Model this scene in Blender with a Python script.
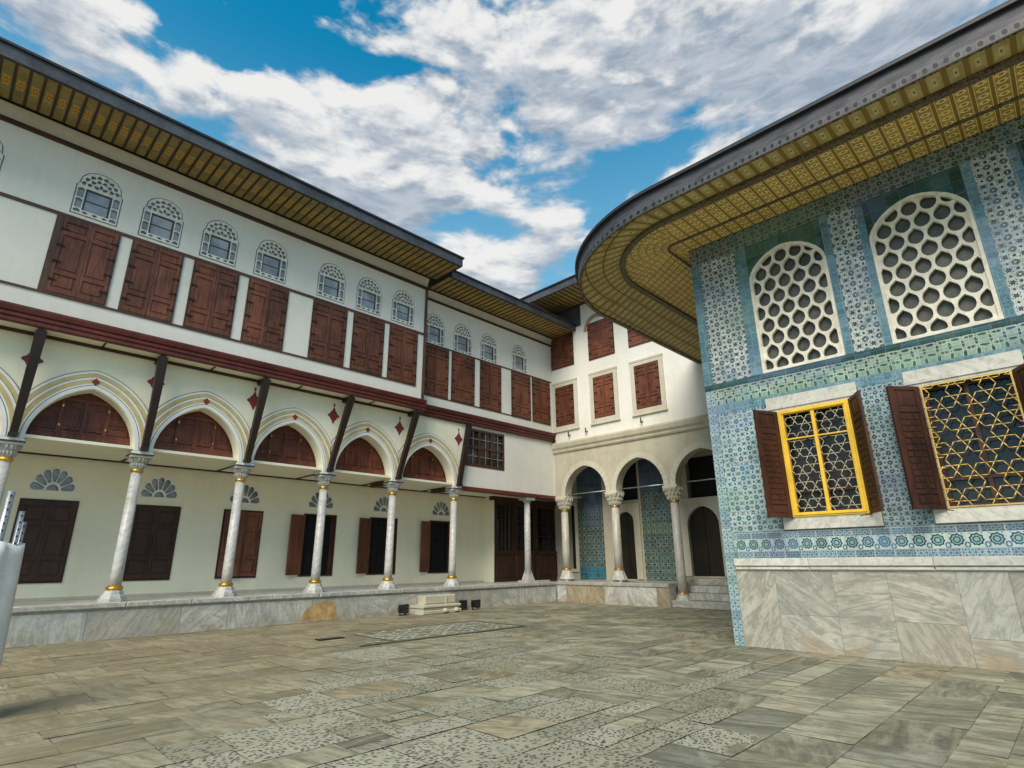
import bpy, math, random
from mathutils import Vector, Matrix
from mathutils.geometry import delaunay_2d_cdt
random.seed(7)
for o in list(bpy.data.objects): bpy.data.objects.remove(o)
C = bpy.context.scene.collection
SC = bpy.context.scene
PI = math.pi

# ------------------------------------------------------------------ camera, sky, sun, exposure
cam = bpy.data.objects.new('camera', bpy.data.cameras.new('camera')); C.objects.link(cam); SC.camera = cam
cam.data.sensor_width = 36; cam.data.lens = 560 / 1024 * 36
cam.data.clip_start = .05; cam.data.clip_end = 3000
r_ = Vector((0.70342, -0.71073, -0.00792)); u_ = Vector((-0.20937, -0.21784, 0.95326)); b_ = Vector((-0.67924, -0.66889, -0.30204))
mw = Matrix((r_, u_, b_)).transposed().to_4x4(); mw.translation = Vector((0, 0, 1.6)); cam.matrix_world = mw
SC.view_settings.view_transform = 'Standard'; SC.view_settings.look = 'None'; SC.view_settings.gamma = 1
SC.view_settings.exposure = 1.3
SUN_EL, SUN_AZ = math.radians(44), math.radians(246)       # compass azimuth of the sun (0 = +Y, 90 = +X)
sun = bpy.data.objects.new('sun', bpy.data.lights.new('sun', 'SUN')); C.objects.link(sun)
sun.data.energy = 1.85; sun.data.angle = math.radians(40); sun.data.color = (1, .90, .76)
sd = Vector((math.sin(SUN_AZ) * math.cos(SUN_EL), math.cos(SUN_AZ) * math.cos(SUN_EL), math.sin(SUN_EL)))
sun.rotation_euler = (-sd).to_track_quat('-Z', 'Y').to_euler()

# ------------------------------------------------------------------ node expression helper
class S:
    """a node socket with arithmetic"""
    nt = None
    def __init__(s, k): s.k = k
    @staticmethod
    def m(op, *a, clamp=False):
        n = S.nt.nodes.new('ShaderNodeMath'); n.operation = op; n.use_clamp = clamp
        for i, x in enumerate(a):
            if isinstance(x, S): S.nt.links.new(x.k, n.inputs[i])
            else: n.inputs[i].default_value = x
        return S(n.outputs[0])
    def __add__(s, o): return S.m('ADD', s, o)
    __radd__ = __add__
    def __sub__(s, o): return S.m('SUBTRACT', s, o)
    def __rsub__(s, o): return S.m('SUBTRACT', o, s)
    def __mul__(s, o): return S.m('MULTIPLY', s, o)
    __rmul__ = __mul__
    def __truediv__(s, o): return S.m('DIVIDE', s, o)
    def lt(s, o): return S.m('LESS_THAN', s, o)
    def gt(s, o): return S.m('GREATER_THAN', s, o)
    def abs(s): return S.m('ABSOLUTE', s)
    def fr(s): return S.m('FRACT', s)
    def fl(s): return S.m('FLOOR', s)
    def sin(s): return S.m('SINE', s)
    def cos(s): return S.m('COSINE', s)
    def mn(s, o): return S.m('MINIMUM', s, o)
    def mx(s, o): return S.m('MAXIMUM', s, o)
def hyp(a, b): return S.m('SQRT', a * a + b * b)
def at2(a, b): return S.m('ARCTAN2', a, b)
def sstep(x, lo, hi):
    n = S.nt.nodes.new('ShaderNodeMapRange'); n.interpolation_type = 'SMOOTHSTEP'
    S.nt.links.new(x.k, n.inputs[0]); n.inputs[1].default_value = lo; n.inputs[2].default_value = hi
    return S(n.outputs[0])
def mix(f, a, b):
    n = S.nt.nodes.new('ShaderNodeMix'); n.data_type = 'RGBA'
    for i, x in ((0, f), (6, a), (7, b)):
        if isinstance(x, S): S.nt.links.new(x.k, n.inputs[i])
        elif i == 0: n.inputs[0].default_value = x
        else: n.inputs[i].default_value = (*x, 1)
    return S(n.outputs[2])
def scale_col(c, f):
    n = S.nt.nodes.new('ShaderNodeVectorMath'); n.operation = 'SCALE'
    S.nt.links.new(c.k, n.inputs[0])
    if isinstance(f, S): S.nt.links.new(f.k, n.inputs[3])
    else: n.inputs[3].default_value = f
    return S(n.outputs[0])
def vec(x, y, z=0):
    n = S.nt.nodes.new('ShaderNodeCombineXYZ')
    for i, a in enumerate((x, y, z)):
        if isinstance(a, S): S.nt.links.new(a.k, n.inputs[i])
        else: n.inputs[i].default_value = a
    return S(n.outputs[0])
def noise(v, scale, detail=4, rough=.55, dist=0, col=False):
    n = S.nt.nodes.new('ShaderNodeTexNoise'); S.nt.links.new(v.k, n.inputs['Vector'])
    n.inputs['Scale'].default_value = scale; n.inputs['Detail'].default_value = detail
    n.inputs['Roughness'].default_value = rough; n.inputs['Distortion'].default_value = dist
    return S(n.outputs[1 if col else 0])
def white(v):
    n = S.nt.nodes.new('ShaderNodeTexWhiteNoise'); S.nt.links.new(v.k, n.inputs['Vector']); return S(n.outputs[0])
def sepv(v):
    n = S.nt.nodes.new('ShaderNodeSeparateXYZ'); S.nt.links.new(v.k, n.inputs[0]); return [S(n.outputs[i]) for i in range(3)]
def uv():
    n = S.nt.nodes.new('ShaderNodeUVMap'); n.uv_map = 'UVMap'; x, y, z = sepv(S(n.outputs[0])); return x, y
def wpos(): return S(S.nt.nodes.new('ShaderNodeNewGeometry').outputs['Position'])
def attr(nm):
    n = S.nt.nodes.new('ShaderNodeAttribute'); n.attribute_name = nm; return S(n.outputs['Fac'])
def material(name, rough=.7, metal=0, spec=.4):
    m = bpy.data.materials.new(name); m.use_nodes = True; S.nt = m.node_tree
    b = m.node_tree.nodes['Principled BSDF']
    b.inputs['Roughness'].default_value = rough; b.inputs['Metallic'].default_value = metal
    b.inputs['Specular IOR Level'].default_value = spec
    return m, b
def setc(b, c, inp='Base Color'):
    if isinstance(c, S): S.nt.links.new(c.k, b.inputs[inp])
    else: b.inputs[inp].default_value = (*c, 1) if len(c) == 3 else c
def bump(b, h, strength=.3, dist=.01):
    n = S.nt.nodes.new('ShaderNodeBump'); n.inputs['Strength'].default_value = strength; n.inputs['Distance'].default_value = dist
    S.nt.links.new(h.k, n.inputs['Height']); S.nt.links.new(n.outputs[0], b.inputs['Normal'])

# ------------------------------------------------------------------ world: Nishita sky with broken cumulus
w = bpy.data.worlds.new("World"); SC.world = w; w.use_nodes = True; S.nt = w.node_tree
bg = w.node_tree.nodes['Background']
sky = w.node_tree.nodes.new('ShaderNodeTexSky'); sky.sky_type = 'NISHITA'; sky.sun_disc = False
sky.sun_elevation = SUN_EL; sky.sun_rotation = SUN_AZ; sky.air_density = 1.0; sky.dust_density = .35; sky.ozone_density = 2.5
tc = S(w.node_tree.nodes.new('ShaderNodeTexCoord').outputs['Generated'])
dx, dy, dz = sepv(tc)
az = at2(dx, dy); el = S.m('ARCSINE', dz)
wv = noise(vec(az, el * 1.5, 7.), 7., 5, .6, 0, True); wx, wy, wz = sepv(wv)
def dens(de):
    a_ = az + (wx - .5) * .16; e_ = el + de + (wy - .5) * .07
    p = vec(az, (el + de) * 2.3, 4.1)
    n1 = noise(p, 5.6, 8, .54, .25); n2 = noise(p, 17., 5, .55, .1)
    d = n1 * .95 + n2 * .14
    for (a, e, ra, re, s) in CL:
        x = (a_ - a) / ra; y = (e_ - e) / re
        d = d + S.m('EXPONENT', (x * x + y * y) * -.8) * s
    return d
CL = ((.30, .70, .13, .05, .13), (.47, .75, .15, .05, .15), (.62, .68, .20, .06, .14), (.45, .64, .22, .05, .12),
      (.06, .685, .09, .04, .17), (-.03, .77, .14, .05, .17), (1.05, .84, .30, .07, .17), (.95, .735, .20, .035, .12), (.76, .86, .16, .05, .12),
      (.88, .60, .06, .025, .16), (.80, .52, .18, .05, .12), (.58, .60, .12, .035, .13), (1.32, .80, .2, .1, .14), (.7, .645, .1, .018, .08),
      (.27, .81, .20, .045, -.30), (.17, .76, .07, .03, -.16), (1.5, .78, .25, .09, .2), (1.25, .9, .2, .08, .15), (.62, .815, .10, .012, -.14), (1.0, .65, .13, .03, -.17), (.78, .655, .10, .016, -.12), (.74, .585, .07, .022, -.12))
d0 = dens(0.0); d1 = dens(.022); d2 = dens(.055)
cover = sstep(d0, .50, .665)
top = (d0 - d1) * 3.2 + (d0 - d2) * 1.3
thick = sstep(d0, .60, .88)
shade = sstep(top + .40 - thick * .20 + (wz - .5) * .45 + (noise(vec(az, el * 3., 2.), 13., 6, .6, .3) - .5) * .9, .02, .88)
gn = noise(vec(az, el * 3.4, 9.), 10., 7, .6, .4)
ccol = mix(shade, mix(sstep(gn, .36, .62), (.34, .41, .50), (.54, .59, .66)), (.93, .92, .90))
hsv = w.node_tree.nodes.new('ShaderNodeHueSaturation'); hsv.inputs['Saturation'].default_value = 1.42; hsv.inputs['Hue'].default_value = .472
w.node_tree.links.new(sky.outputs[0], hsv.inputs['Color'])
skyc = mix(sstep(el, .85, .45) * .45, scale_col(S(hsv.outputs[0]), .74), (1.35, 2.25, 2.85))
fincol = mix(cover * .96, skyc, scale_col(ccol, 3.6))
w.node_tree.links.new(fincol.k, bg.inputs[0]); bg.inputs[1].default_value = .108

# ------------------------------------------------------------------ materials
def simple(name, col, rough=.7, metal=0, var=.15, sc=3., spec=.4, bmp=.12, bsc=40):
    m, b = material(name, rough, metal, spec)
    p = wpos(); n = noise(p, sc, 6, .6); n2 = noise(p, sc * 9, 4, .6)
    c2 = tuple(x * (1 - var * 1.6) for x in col); c1 = tuple(min(1, x * (1 + var)) for x in col)
    setc(b, mix(sstep(n * .65 + n2 * .35, .3, .7), c2, c1))
    if bmp: bump(b, noise(p, bsc, 4, .6), bmp, .01)
    return m
def wood(name, c1, c2, rough=.5):
    m, b = material(name, rough, 0, .35); u, v = uv(); wp = wpos(); X, Y, Z = sepv(wp)
    g = noise(vec((X + Y) * 26, Z * 1.4, X - Y), 1., 6, .65, 1.2)
    g2 = noise(wp, 1.1, 4, .6)
    c = mix(sstep(g * .7 + g2 * .45, .38, .75), c1, c2)
    oi = S(S.nt.nodes.new('ShaderNodeObjectInfo').outputs['Random'])
    c = scale_col(c, .78 + oi * .5); c = mix(sstep(noise(wp, 2.7, 5, .65), .55, .75) * .35, c, tuple(k * 1.5 for k in c2))
    setc(b, c); bump(b, g, .2, .006); return m
M = {}
def mk_plaster(name, col, stain, amt=.35):
    m, b = material(name, .85, 0, .2); p = wpos(); X, Y, Z = sepv(p)
    n = noise(p, .55, 6, .6); n2 = noise(p, 5, 6, .65); st = noise(vec((X + Y) * 2.2, (X - Y) * 2.2, Z * .25), 1., 5, .6)
    f = sstep(n * .5 + n2 * .22 + st * .28, .42, .68)
    c = mix(f * amt, col, stain)
    patch = sstep(noise(p, .9, 2, .5), .52, .56); c = mix(patch * .10, c, stain)
    dr = sstep(noise(vec((X + Y) * 5, (X - Y) * 5, Z * .35), 1., 4, .65), .60, .74); c = mix(dr * .22, c, stain)
    setc(b, c); bump(b, noise(p, 14, 5, .6) + noise(p, 2.2, 3), .12, .02); return m
M['plaster'] = mk_plaster('white_plaster', (.76, .745, .68), (.55, .54, .46))
M['warmlit'] = mk_plaster('warm_lit_plaster', (.87, .83, .65), (.70, .65, .48), .45)  # white plaster with the yellowish light below the overhang mixed into its colour
M['stone'] = mk_plaster('beige_limestone', (.50, .47, .36), (.33, .295, .205), .75)
M['stone_light'] = mk_plaster('pale_limestone', (.57, .54, .44), (.42, .39, .30), .7)
M['shutter'] = wood('red_brown_shutter_wood', (.05, .017, .010), (.205, .070, .036))
M['kioskwood'] = wood('dark_walnut_wood', (.018, .007, .004), (.075, .026, .014))
M['darkwood'] = wood('dark_brown_wood', (.022, .010, .007), (.07, .028, .017))
M['strutwood'] = wood('near_black_strut_wood', (.012, .007, .005), (.035, .018, .012))
M['blackwood'] = wood('blackened_door_wood', (.008, .007, .004), (.022, .018, .010))
M['lunettewood'] = wood('warm_brown_lunette_wood', (.05, .015, .010), (.20, .060, .034))
M['maroon'] = wood('maroon_painted_wood', (.065, .014, .011), (.145, .036, .026), .45)
M['brown'] = wood('brown_trim_wood', (.045, .02, .013), (.10, .045, .028), .5)
M['iron'] = simple('black_iron', (.015, .014, .013), .5, .3, bmp=0)
M['black'] = simple('black_recess', (.008, .008, .009), .8, bmp=0)
M['lead'] = simple('grey_lead', (.085, .085, .095), .45, .35, .3, 1.4)
M['leadedge'] = simple('dark_lead_edge', (.03, .031, .036), .5, .2, .2)
M['gold'] = simple('gilded_brass', (.72, .42, .06), .32, .85, .2, bmp=0)
M['goldpaint'] = simple('dull_gilt_iron', (.58, .40, .12), .4, .35, .25, bmp=0)
M['palegrille'] = simple('pale_painted_iron', (.48, .42, .28), .5, .1, .15, bmp=0)
M['yellow'] = simple('yellow_gilded_frame', (.80, .50, .045), .42, .15, .12, bmp=.1)
M['ochre'] = simple('ochre_paint', (.60, .49, .24), .8, 0, .12, 5)
M['whitepaint'] = simple('white_paint', (.82, .82, .77), .7, 0, .06)
M['greyline'] = simple('dark_grey_line', (.07, .07, .065), .8, 0, .1)
M['redpaint'] = simple('brick_red_paint', (.24, .035, .02), .7, 0, .12)
M['brickarch'] = simple('terracotta_paint', (.46, .25, .15), .8, 0, .22, 6)
M['steel'] = simple('galvanised_steel', (.42, .44, .46), .38, .8, .25, 14, bmp=0)
M['fabric'] = simple('off_white_tarpaulin', (.74, .73, .70), .75, 0, .1, 4, bmp=.3, bsc=6)
M['tracery'] = simple('white_gypsum_tracery', (.76, .75, .69), .75, 0, .14, 4)
M['fanwhite'] = simple('bright_gypsum', (.80, .80, .76), .7, 0, .06)
M['gypsum'] = simple('cream_gypsum_lattice', (.74, .70, .58), .75, 0, .16, 5)
M['bottlegl'] = simple('dusty_green_grey_glass', (.085, .083, .062), .35, 0, .35, 2.2, spec=.5, bmp=0)
m, b = material('window_glass', .06, 0, .35); setc(b, mix(sstep(noise(wpos(), .9, 3), .4, .6), (.008, .009, .010), (.022, .024, .026))); M['glass'] = m
m, b = material('pale_window_glass', .18, 0, .7); setc(b, mix(sstep(noise(wpos(), 1.6, 3), .35, .65), (.20, .22, .25), (.38, .41, .45))); M['paleglass'] = m

def mk_marble(name, base, vein, dark, rough=.4, slabvar=.5, vs=1.0):
    m, b = material(name, rough, 0, .45); p = wpos(); r = attr('rnd'); r2 = (r * 17.31).fr(); r3 = (r * 91.7).fr()
    X, Y, Z = sepv(p); u, v = uv()
    a = r2 * 3.0 - .3; cu_ = a.cos() * u + a.sin() * v; cv_ = a.cos() * v - a.sin() * u
    q = vec(cu_ * 1.0 * vs, cv_ * 4.5 * vs, r * 40)
    n = noise(q, 1.6, 8, .60, .7); line = (noise(q, 1.1, 6, .6, .8) - .5).abs()
    vmask = sstep(line, .0, .07)
    c = mix(sstep(n, .34, .66), vein, base)
    c = mix((1 - vmask) * .65, c, dark)
    c = scale_col(c, 1 - slabvar * .5 + r3 * slabvar)
    r5 = (r * 733.1).fr(); c = mix(sstep(r5, .6, 1.) * .30, c, (.30, .255, .17)); c = mix(sstep(r5, .3, .0) * .30, c, (.27, .31, .29))
    st = sstep(noise(vec(X, Y, Z), 1.3, 6, .65), .55, .75)
    c = mix(st * .45, c, (.36, .29, .17)); ft = (1 - sstep(Z, 0., .45)) * sstep(noise(p, 2.6, 5, .65), .42, .62); c = mix(ft * .6, c, (.30, .22, .12)); fn = noise(p, 11, 6, .7); c = mix(sstep(fn, .48, .66) * .38, c, (.20, .19, .15))
    low = sstep(noise(vec(X * 1.5, Y * 1.5, Z * .6), 1.2, 6, .6), .5, .8)
    c = mix(low * .25, c, (.2, .19, .15))
    setc(b, c); bump(b, noise(p, 30, 5, .6) + n, .12, .006); return m
M['marble'] = mk_marble('veined_white_marble', (.56, .555, .50), (.42, .42, .385), (.27, .275, .26), .42, .22, .9)
M['marblecol'] = mk_marble('pale_column_marble', (.62, .61, .57), (.53, .53, .51), (.38, .385, .385), .35, .1, .8)
M['marbledado'] = mk_marble('wall_marble', (.41, .395, .33), (.31, .30, .25), (.18, .175, .15), .4, .4, 1.1)
M['marbleframe'] = mk_marble('plain_frame_marble', (.60, .585, .52), (.52, .505, .44), (.42, .41, .37), .4, .12, .5)
M['marblestain'] = mk_marble('stained_marble', (.46, .42, .31), (.31, .26, .16), (.18, .13, .07), .5, .35, 1.0)

# paving: slab tone comes from a per-slab attribute, some slabs are pecked all over
m, b = material('worn_marble_paving', .5, 0, .35); p = wpos(); r = attr('rnd'); pit = attr('pit'); u, v = uv()
r2 = (r * 13.7).fr(); r3 = (r * 57.3).fr(); r4 = (r * 211.9).fr()
a = (r2.gt(.3)) * 1.5708 + r3 * .5
cu_ = a.cos() * u + a.sin() * v; cv_ = a.cos() * v - a.sin() * u
q = vec(cu_ * .8, cv_ * 5., r * 33)
n = noise(q, 1.5, 8, .62, 1.0); n5 = noise(p, 7., 6, .65); big = noise(p, .35, 4, .5)
c = mix(r2, (.175, .175, .12), (.31, .30, .21)); c = mix(sstep(r3, .85, 1.0) * .6, c, (.31, .25, .15)); c = mix(sstep(r4, .78, .92) * .55, c, (.14, .145, .12))
c = mix(sstep(n, .34, .66), scale_col(c, .62), scale_col(c, 1.32))
c = mix(sstep(n5, .48, .70) * .5, c, scale_col(c, .55))
grime = noise(p, 1.7, 7, .68, .6); c = mix(sstep(grime, .48, .64) * .55, c, (.105, .105, .065)); c = mix(sstep(grime, .46, .34) * .35, c, (.45, .44, .35)); rust = noise(p, .8, 6, .7); c = mix(sstep(rust, .54, .68) * .35, c, (.27, .19, .09))
X, Y, Z = sepv(p)
warm = sstep(Y - X * .9 + big * 4, 2.5, 9.5)
c = mix(warm * .42, c, (.25, .195, .105))
lv = (noise(q, 1.2, 4, .5, 2.2) - .5).abs(); c = mix((1 - sstep(lv, 0., .02)) * .4, c, (.10, .10, .085))
vo = S.nt.nodes.new('ShaderNodeTexVoronoi'); vo.inputs['Scale'].default_value = 1; vo.inputs['Randomness'].default_value = .8
S.nt.links.new(vec(cu_ * 17 + (n5 - .5) * 1.8, cv_ * 29 + (n5 - .5) * 1.8, r * 9).k, vo.inputs['Vector'])
dot = 1 - sstep(S(vo.outputs['Distance']), .26, .46)
pw = sstep(noise(p, 1.3, 4, .6), .28, .5)
pitw = sstep(pit * pw + (n5 - .5) * .8, .25, .7)
c = mix(pitw * .75, c, mix(r3, (.24, .24, .165), (.39, .385, .30)))
c = mix(pitw * dot * .92, c, (.045, .05, .04))
setc(b, c)
rr = .42 + .25 * n5; S.nt.links.new(rr.k, b.inputs['Roughness'])
bump(b, n5 * .6 + n * .5 - dot * pitw * 1.4, .45, .008); M['paving'] = m
M['joint'] = simple('sandy_joint', (.24, .23, .17), .9, 0, .5, 5)

# tiles
WHITE = (.50, .55, .53); NAVY = (.035, .075, .13); TURQ = (.10, .30, .36); BLUE = (.06, .17, .34); DKGRN = (.03, .075, .055); REDP = (.16, .045, .035)
def tile_finish(m, b, c, u, v, ts=.25, grid=.25, spread=.35):
    iu = (u / ts).fl(); iv = (v / ts).fl(); t = white(vec(iu, iv, 3.)); t2 = white(vec(iu, iv, 8.))
    c = scale_col(c, 1 - spread * .5 + t * spread)
    c = mix(sstep(t2, .6, 1.) * .25, c, (.07, .20, .30)); hz = noise(vec(u * .5, v, 5.), 1.5, 3, .5); c = mix(sstep(hz, .52, .66) * .28, c, (.14, .17, .34)); c = mix(sstep(hz, .46, .34) * .25, c, (.14, .28, .16))
    patch = noise(wpos(), .8, 4, .6); c = mix(sstep(patch, .55, .75) * .25, c, (.16, .26, .20))
    gu = ((u / ts).fr() - .5).abs(); gv = ((v / ts).fr() - .5).abs()
    g = gu.mx(gv).gt(.5 - .012 / ts * .5 - .008)
    c = mix(g * grid, c, (.42, .42, .36))
    wear = sstep(noise(wpos(), 9, 5, .7), .62, .75); c = mix(wear * .35, c, (.30, .31, .26))
    setc(b, c); b.inputs['Roughness'].default_value = .22; b.inputs['Specular IOR Level'].default_value = .45
    bump(b, white(vec(iu, iv, 1.)) * .3 + noise(wpos(), 5, 3) * .5 - g, .25, .006)
def ros(u, v, pu_, pv_, ou, ov, R, n, k=.35, ph=0.):
    """rosette mask on a lattice"""
    x = ((u / pu_ + ou).fr() - .5) * pu_; y = ((v / pv_ + ov).fr() - .5) * pv_
    rad = hyp(x, y); th = at2(y, x)
    lim = ((th * n + ph).cos() * k + (1 - k)) * R
    return (rad - lim).lt(0.), rad, th
def floral(name, ground, petal, dark, accent, ps=.24, vine=(.45, .52, .50), mode=0, **kw):
    m, b = material(name); u, v = uv()
    wb = noise(vec(u, v, 0), 7, 3, .6, 0, True); wa, wb_, wc = sepv(wb)
    uu = u + (wa - .5) * .05; vv = v + (wb_ - .5) * .05
    x = (uu / ps).fr() - .5; y = (vv / ps).fr() - .5; fx = x.abs(); fy = y.abs()
    dA = hyp(.5 - fx, .5 - fy); dB = hyp(fx + .5, .5 - fy); dC = hyp(.5 - fx, fy + .5)
    ves = dA.mx(dB.mn(dC))
    r = hyp(x, y); th = at2(y, x)
    fine = noise(vec(u, v, 3.), 70, 3, .7)
    c = mix(sstep(fine, .40, .60), ground, vine)
    if mode == 0:                                   # white scrolls, dark blossoms
        c = mix((ves - .60).abs().lt(.045), c, petal); c = mix((dA - .30).abs().lt(.035), c, petal); c = mix((r - .36).abs().lt(.035), c, petal)
        c = mix((r - ((th * 6).cos() * .06 + .25)).lt(0.), c, petal); c = mix((r - ((th * 6).cos() * .05 + .17)).lt(0.), c, dark); c = mix(r.lt(.07), c, accent)
        c = mix((dA - ((at2(.5 - fy, .5 - fx) * 8).cos() * .04 + .17)).lt(0.), c, dark); c = mix(dA.lt(.07), c, petal)
        c = mix((hyp(fx - .5, y * 1.0) - .11).lt(0.), c, dark); c = mix((hyp(x * 1.0, fy - .5) - .09).lt(0.), c, dark)
    else:                                           # four-leaf tiles
        c = mix(ves.lt(.68), c, petal); c = mix(ves.lt(.635), c, dark); c = mix(r.lt(.16), c, petal); c = mix(r.lt(.10), c, accent)
        c = mix(dA.lt(.10), c, accent)
    fade = noise(wpos(), 3.2, 5, .7); c = mix(sstep(fade, .5, .68) * .35, c, ground)
    tile_finish(m, b, c, u, v, **kw); return m
M['t_pier'] = floral('white_blue_floral_tile', (.06, .10, .12), (.50, .53, .48), (.015, .03, .04), (.13, .06, .045), .23, (.27, .33, .32), ts=.25, grid=.2)
M['t_low'] = floral('blue_floral_tile', (.035, .13, .18), (.40, .48, .43), (.012, .055, .11), (.05, .20, .20), .20, (.16, .28, .30), ts=.25, grid=.5)
M['t_low_dark'] = floral('deep_blue_floral_tile', (.03, .075, .11), (.32, .40, .38), (.012, .03, .06), (.06, .16, .18), .16, (.12, .20, .22), ts=.25, grid=.3)
M['t_green'] = floral('pale_green_floral_tile', (.17, .27, .21), (.46, .50, .40), (.015, .055, .05), (.14, .24, .10), .18, (.32, .41, .33), 1, ts=.36, grid=.6)
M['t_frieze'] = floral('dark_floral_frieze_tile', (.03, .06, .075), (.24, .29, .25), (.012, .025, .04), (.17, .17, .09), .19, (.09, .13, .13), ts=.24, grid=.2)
M['t_arcade'] = floral('green_star_tile', (.03, .10, .11), (.30, .29, .19), (.01, .02, .035), (.14, .05, .03), .26, (.10, .16, .13), 1, ts=.3, grid=.15)
M['t_side'] = floral('side_wall_tile', (.10, .20, .24), (.36, .42, .42), (.03, .07, .10), (.10, .2, .2), .27, ts=.25)
M['t_edge'] = floral('small_blue_edge_tile', (.05, .15, .22), (.36, .44, .43), (.02, .06, .12), (.06, .24, .30), .11, (.13, .28, .33), ts=.22, grid=.75)
M['t_cobalt'] = floral('cobalt_edge_tile', (.04, .09, .15), (.24, .32, .35), (.015, .04, .08), (.06, .18, .22), .08, (.10, .18, .23), ts=.30, grid=.75, spread=.7)
def plain_tile(name, c1, c2, ts, **kw):
    m, b = material(name); u, v = uv()
    n = noise(vec(u, v, 1.), 22, 4, .7); n2 = noise(wpos(), 2.0, 5, .6)
    c = mix(sstep(n * .6 + n2 * .4, .38, .62), c1, c2)
    tile_finish(m, b, c, u, v, ts=ts, **kw); return m
M['t_teal'] = plain_tile('dark_teal_tile', (.010, .035, .032), (.035, .09, .08), .25, grid=.10, spread=.6)
M['t_turq'] = plain_tile('turquoise_border_tile', (.05, .14, .18), (.17, .28, .32), .13, grid=.25, spread=.5)
M['t_blue'] = plain_tile('blue_border_tile', (.035, .10, .22), (.22, .35, .42), .22, grid=.5, spread=.7)
M['t_bluearc'] = plain_tile('turquoise_dado_tile', (.015, .09, .13), (.04, .18, .23), .22, grid=.2, spread=.5)
M['t_navy'] = plain_tile('dim_navy_tile', (.045, .06, .085), (.11, .13, .16), .3, grid=.15, spread=.4)
m, b = material('palmette_tile'); u, v = uv(); ps = .25
x = ((u / ps).fr() - .5) * ps; y = (v - 1.865)
rad = hyp(x, y - .012); th = at2(y, x)
c = mix((rad - (((th * 9).cos() * .07 + .93) * .100)).lt(0.), (.38, .46, .43), (.015, .04, .05))
c = mix((rad - (((th * 9).cos() * .07 + .93) * .074)).lt(0.), c, (.22, .34, .33))
c = mix(((rad - .042).abs()).lt(.012), c, (.03, .09, .11)); c = mix(rad.lt(.020), c, (.20, .32, .26))
x2 = ((u / ps + .5).fr() - .5) * ps
c = mix((hyp(x2, (y + .07) * .8) - .030).abs().lt(.010), c, (.04, .12, .16)); c = mix((y - .118 + (x2 * x2) * 9).gt(0.) * (x2.abs()).lt(.06), c, (.06, .16, .18))
c = mix((y.abs()).gt(.113), c, (.40, .45, .42))
tile_finish(m, b, c, u, v, ts=.25, grid=.2); M['t_palm'] = m

# painted soffits
m, b = material('olive_gold_soffit_boards', .6, 0, .3); u, v = uv()          # u along the eave, v 0..1.65 across
x = ((u / .25).fr() - .5) * .25; y = v - .82
blob = hyp(x * 1.35, y * .36); th = at2(y * .5, x)
c = mix(sstep(noise(wpos(), 3, 4), .35, .65), (.22, .185, .07), (.32, .265, .115))
c = mix((blob - ((th * 6).cos() * .02 + .085)).lt(0.), c, (.56, .32, .05)); c = mix(blob.lt(.045), c, (.25, .14, .03)); c = mix(blob.lt(.025), c, (.62, .38, .07))
c = mix((y.abs() - .62 + x.abs() * 1.6).abs().lt(.05), c, (.36, .22, .04))
c = mix((x.abs()).gt(.093), c, (.10, .08, .035)); 
setc(b, c); M['sof_a'] = m
def soffit(name, ground, line, dark, pu_, pv_, ringw):
    m, b = material(name, .5, 0, .35); u, v = uv()
    x = ((u / pu_).fr() - .5) * pu_; y = ((v / pv_).fr() - .5) * pv_
    rad = hyp(x * 1.0, y * 1.25); th = at2(y, x)
    c = mix(sstep(noise(wpos(), 2.5, 5, .6), .35, .65), tuple(k * .75 for k in ground), tuple(k * 1.2 for k in ground))
    R = ringw
    c = mix((rad - ((th * 6).cos() * R * .12 + R)).abs().lt(R * .27), c, line); c = mix(rad.lt(R * .42), c, dark)
    ex = x.abs() / pu_; c = mix(ex.gt(.40), c, dark); c = mix((ex - .375).abs().lt(.018), c, line)
    ey = y.abs() / pv_; c = mix(ey.gt(.465) * .6, c, dark)
    setc(b, c); h = (1 - ex.gt(.40)) + (1 - sstep(rad, R * .6, R)) * .5
    bump(b, h, .5, .02); return m
M['sof_gold'] = soffit('gilded_coffer_soffit', (.58, .38, .065), (.98, .82, .42), (.30, .185, .035), .25, .185, .056)
m, b = material('pale_slat_soffit', .6, 0, .3); u, v = uv()
x = ((u / .27).fr() - .5).abs(); y = v.fr()
c = mix(sstep(noise(wpos(), 2.5, 5, .6), .35, .65), (.38, .30, .11), (.56, .46, .20))
c = mix(x.gt(.30), c, (.26, .18, .045)); c = mix((x - .33).abs().lt(.03), c, (.50, .36, .10)); c = mix((y - .5).abs().gt(.455), c, (.16, .11, .03))
c = mix(x.lt(.12) * (y - .5).abs().lt(.22), c, (.62, .54, .28)); c = mix(x.lt(.05) * (y - .5).abs().lt(.06), c, (.16, .11, .03))
setc(b, c); bump(b, x.lt(.30) * 1., .5, .02); M['sof_slat'] = m
m, b = material('grey_painted_rib', .55, 0, .35); u, v = uv()
n = noise(vec(u * 22, v * 22, 0), 1.0, 4, .7, 1.5)
c = mix(sstep(n, .46, .54), (.045, .032, .022), (.22, .175, .11)); setc(b, c); M['rib'] = m
m, b = material('dentil_lead_fascia', .5, .2, .35); u, v = uv()               # v in metres from the bottom of the fascia
x = ((u / .135).fr() - .5); y = v - .085
d = hyp(x * .135, y * .7)
c = mix(sstep(noise(vec(u * .8, v * 3, 0), 2.5, 5, .6), .35, .65), (.035, .035, .042), (.075, .075, .088))
c = mix(v.lt(.16) * sstep(noise(vec(u, v, 4.), 6, 3), .3, .6), c, (.085, .09, .092)); c = mix((d - .034).lt(0.), c, (.012, .012, .014)); c = mix((x.abs() - .5).abs().lt(.06) * v.lt(.1), c, (.06, .06, .06)); c = mix(v.lt(.02), c, (.04, .035, .03))
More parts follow.
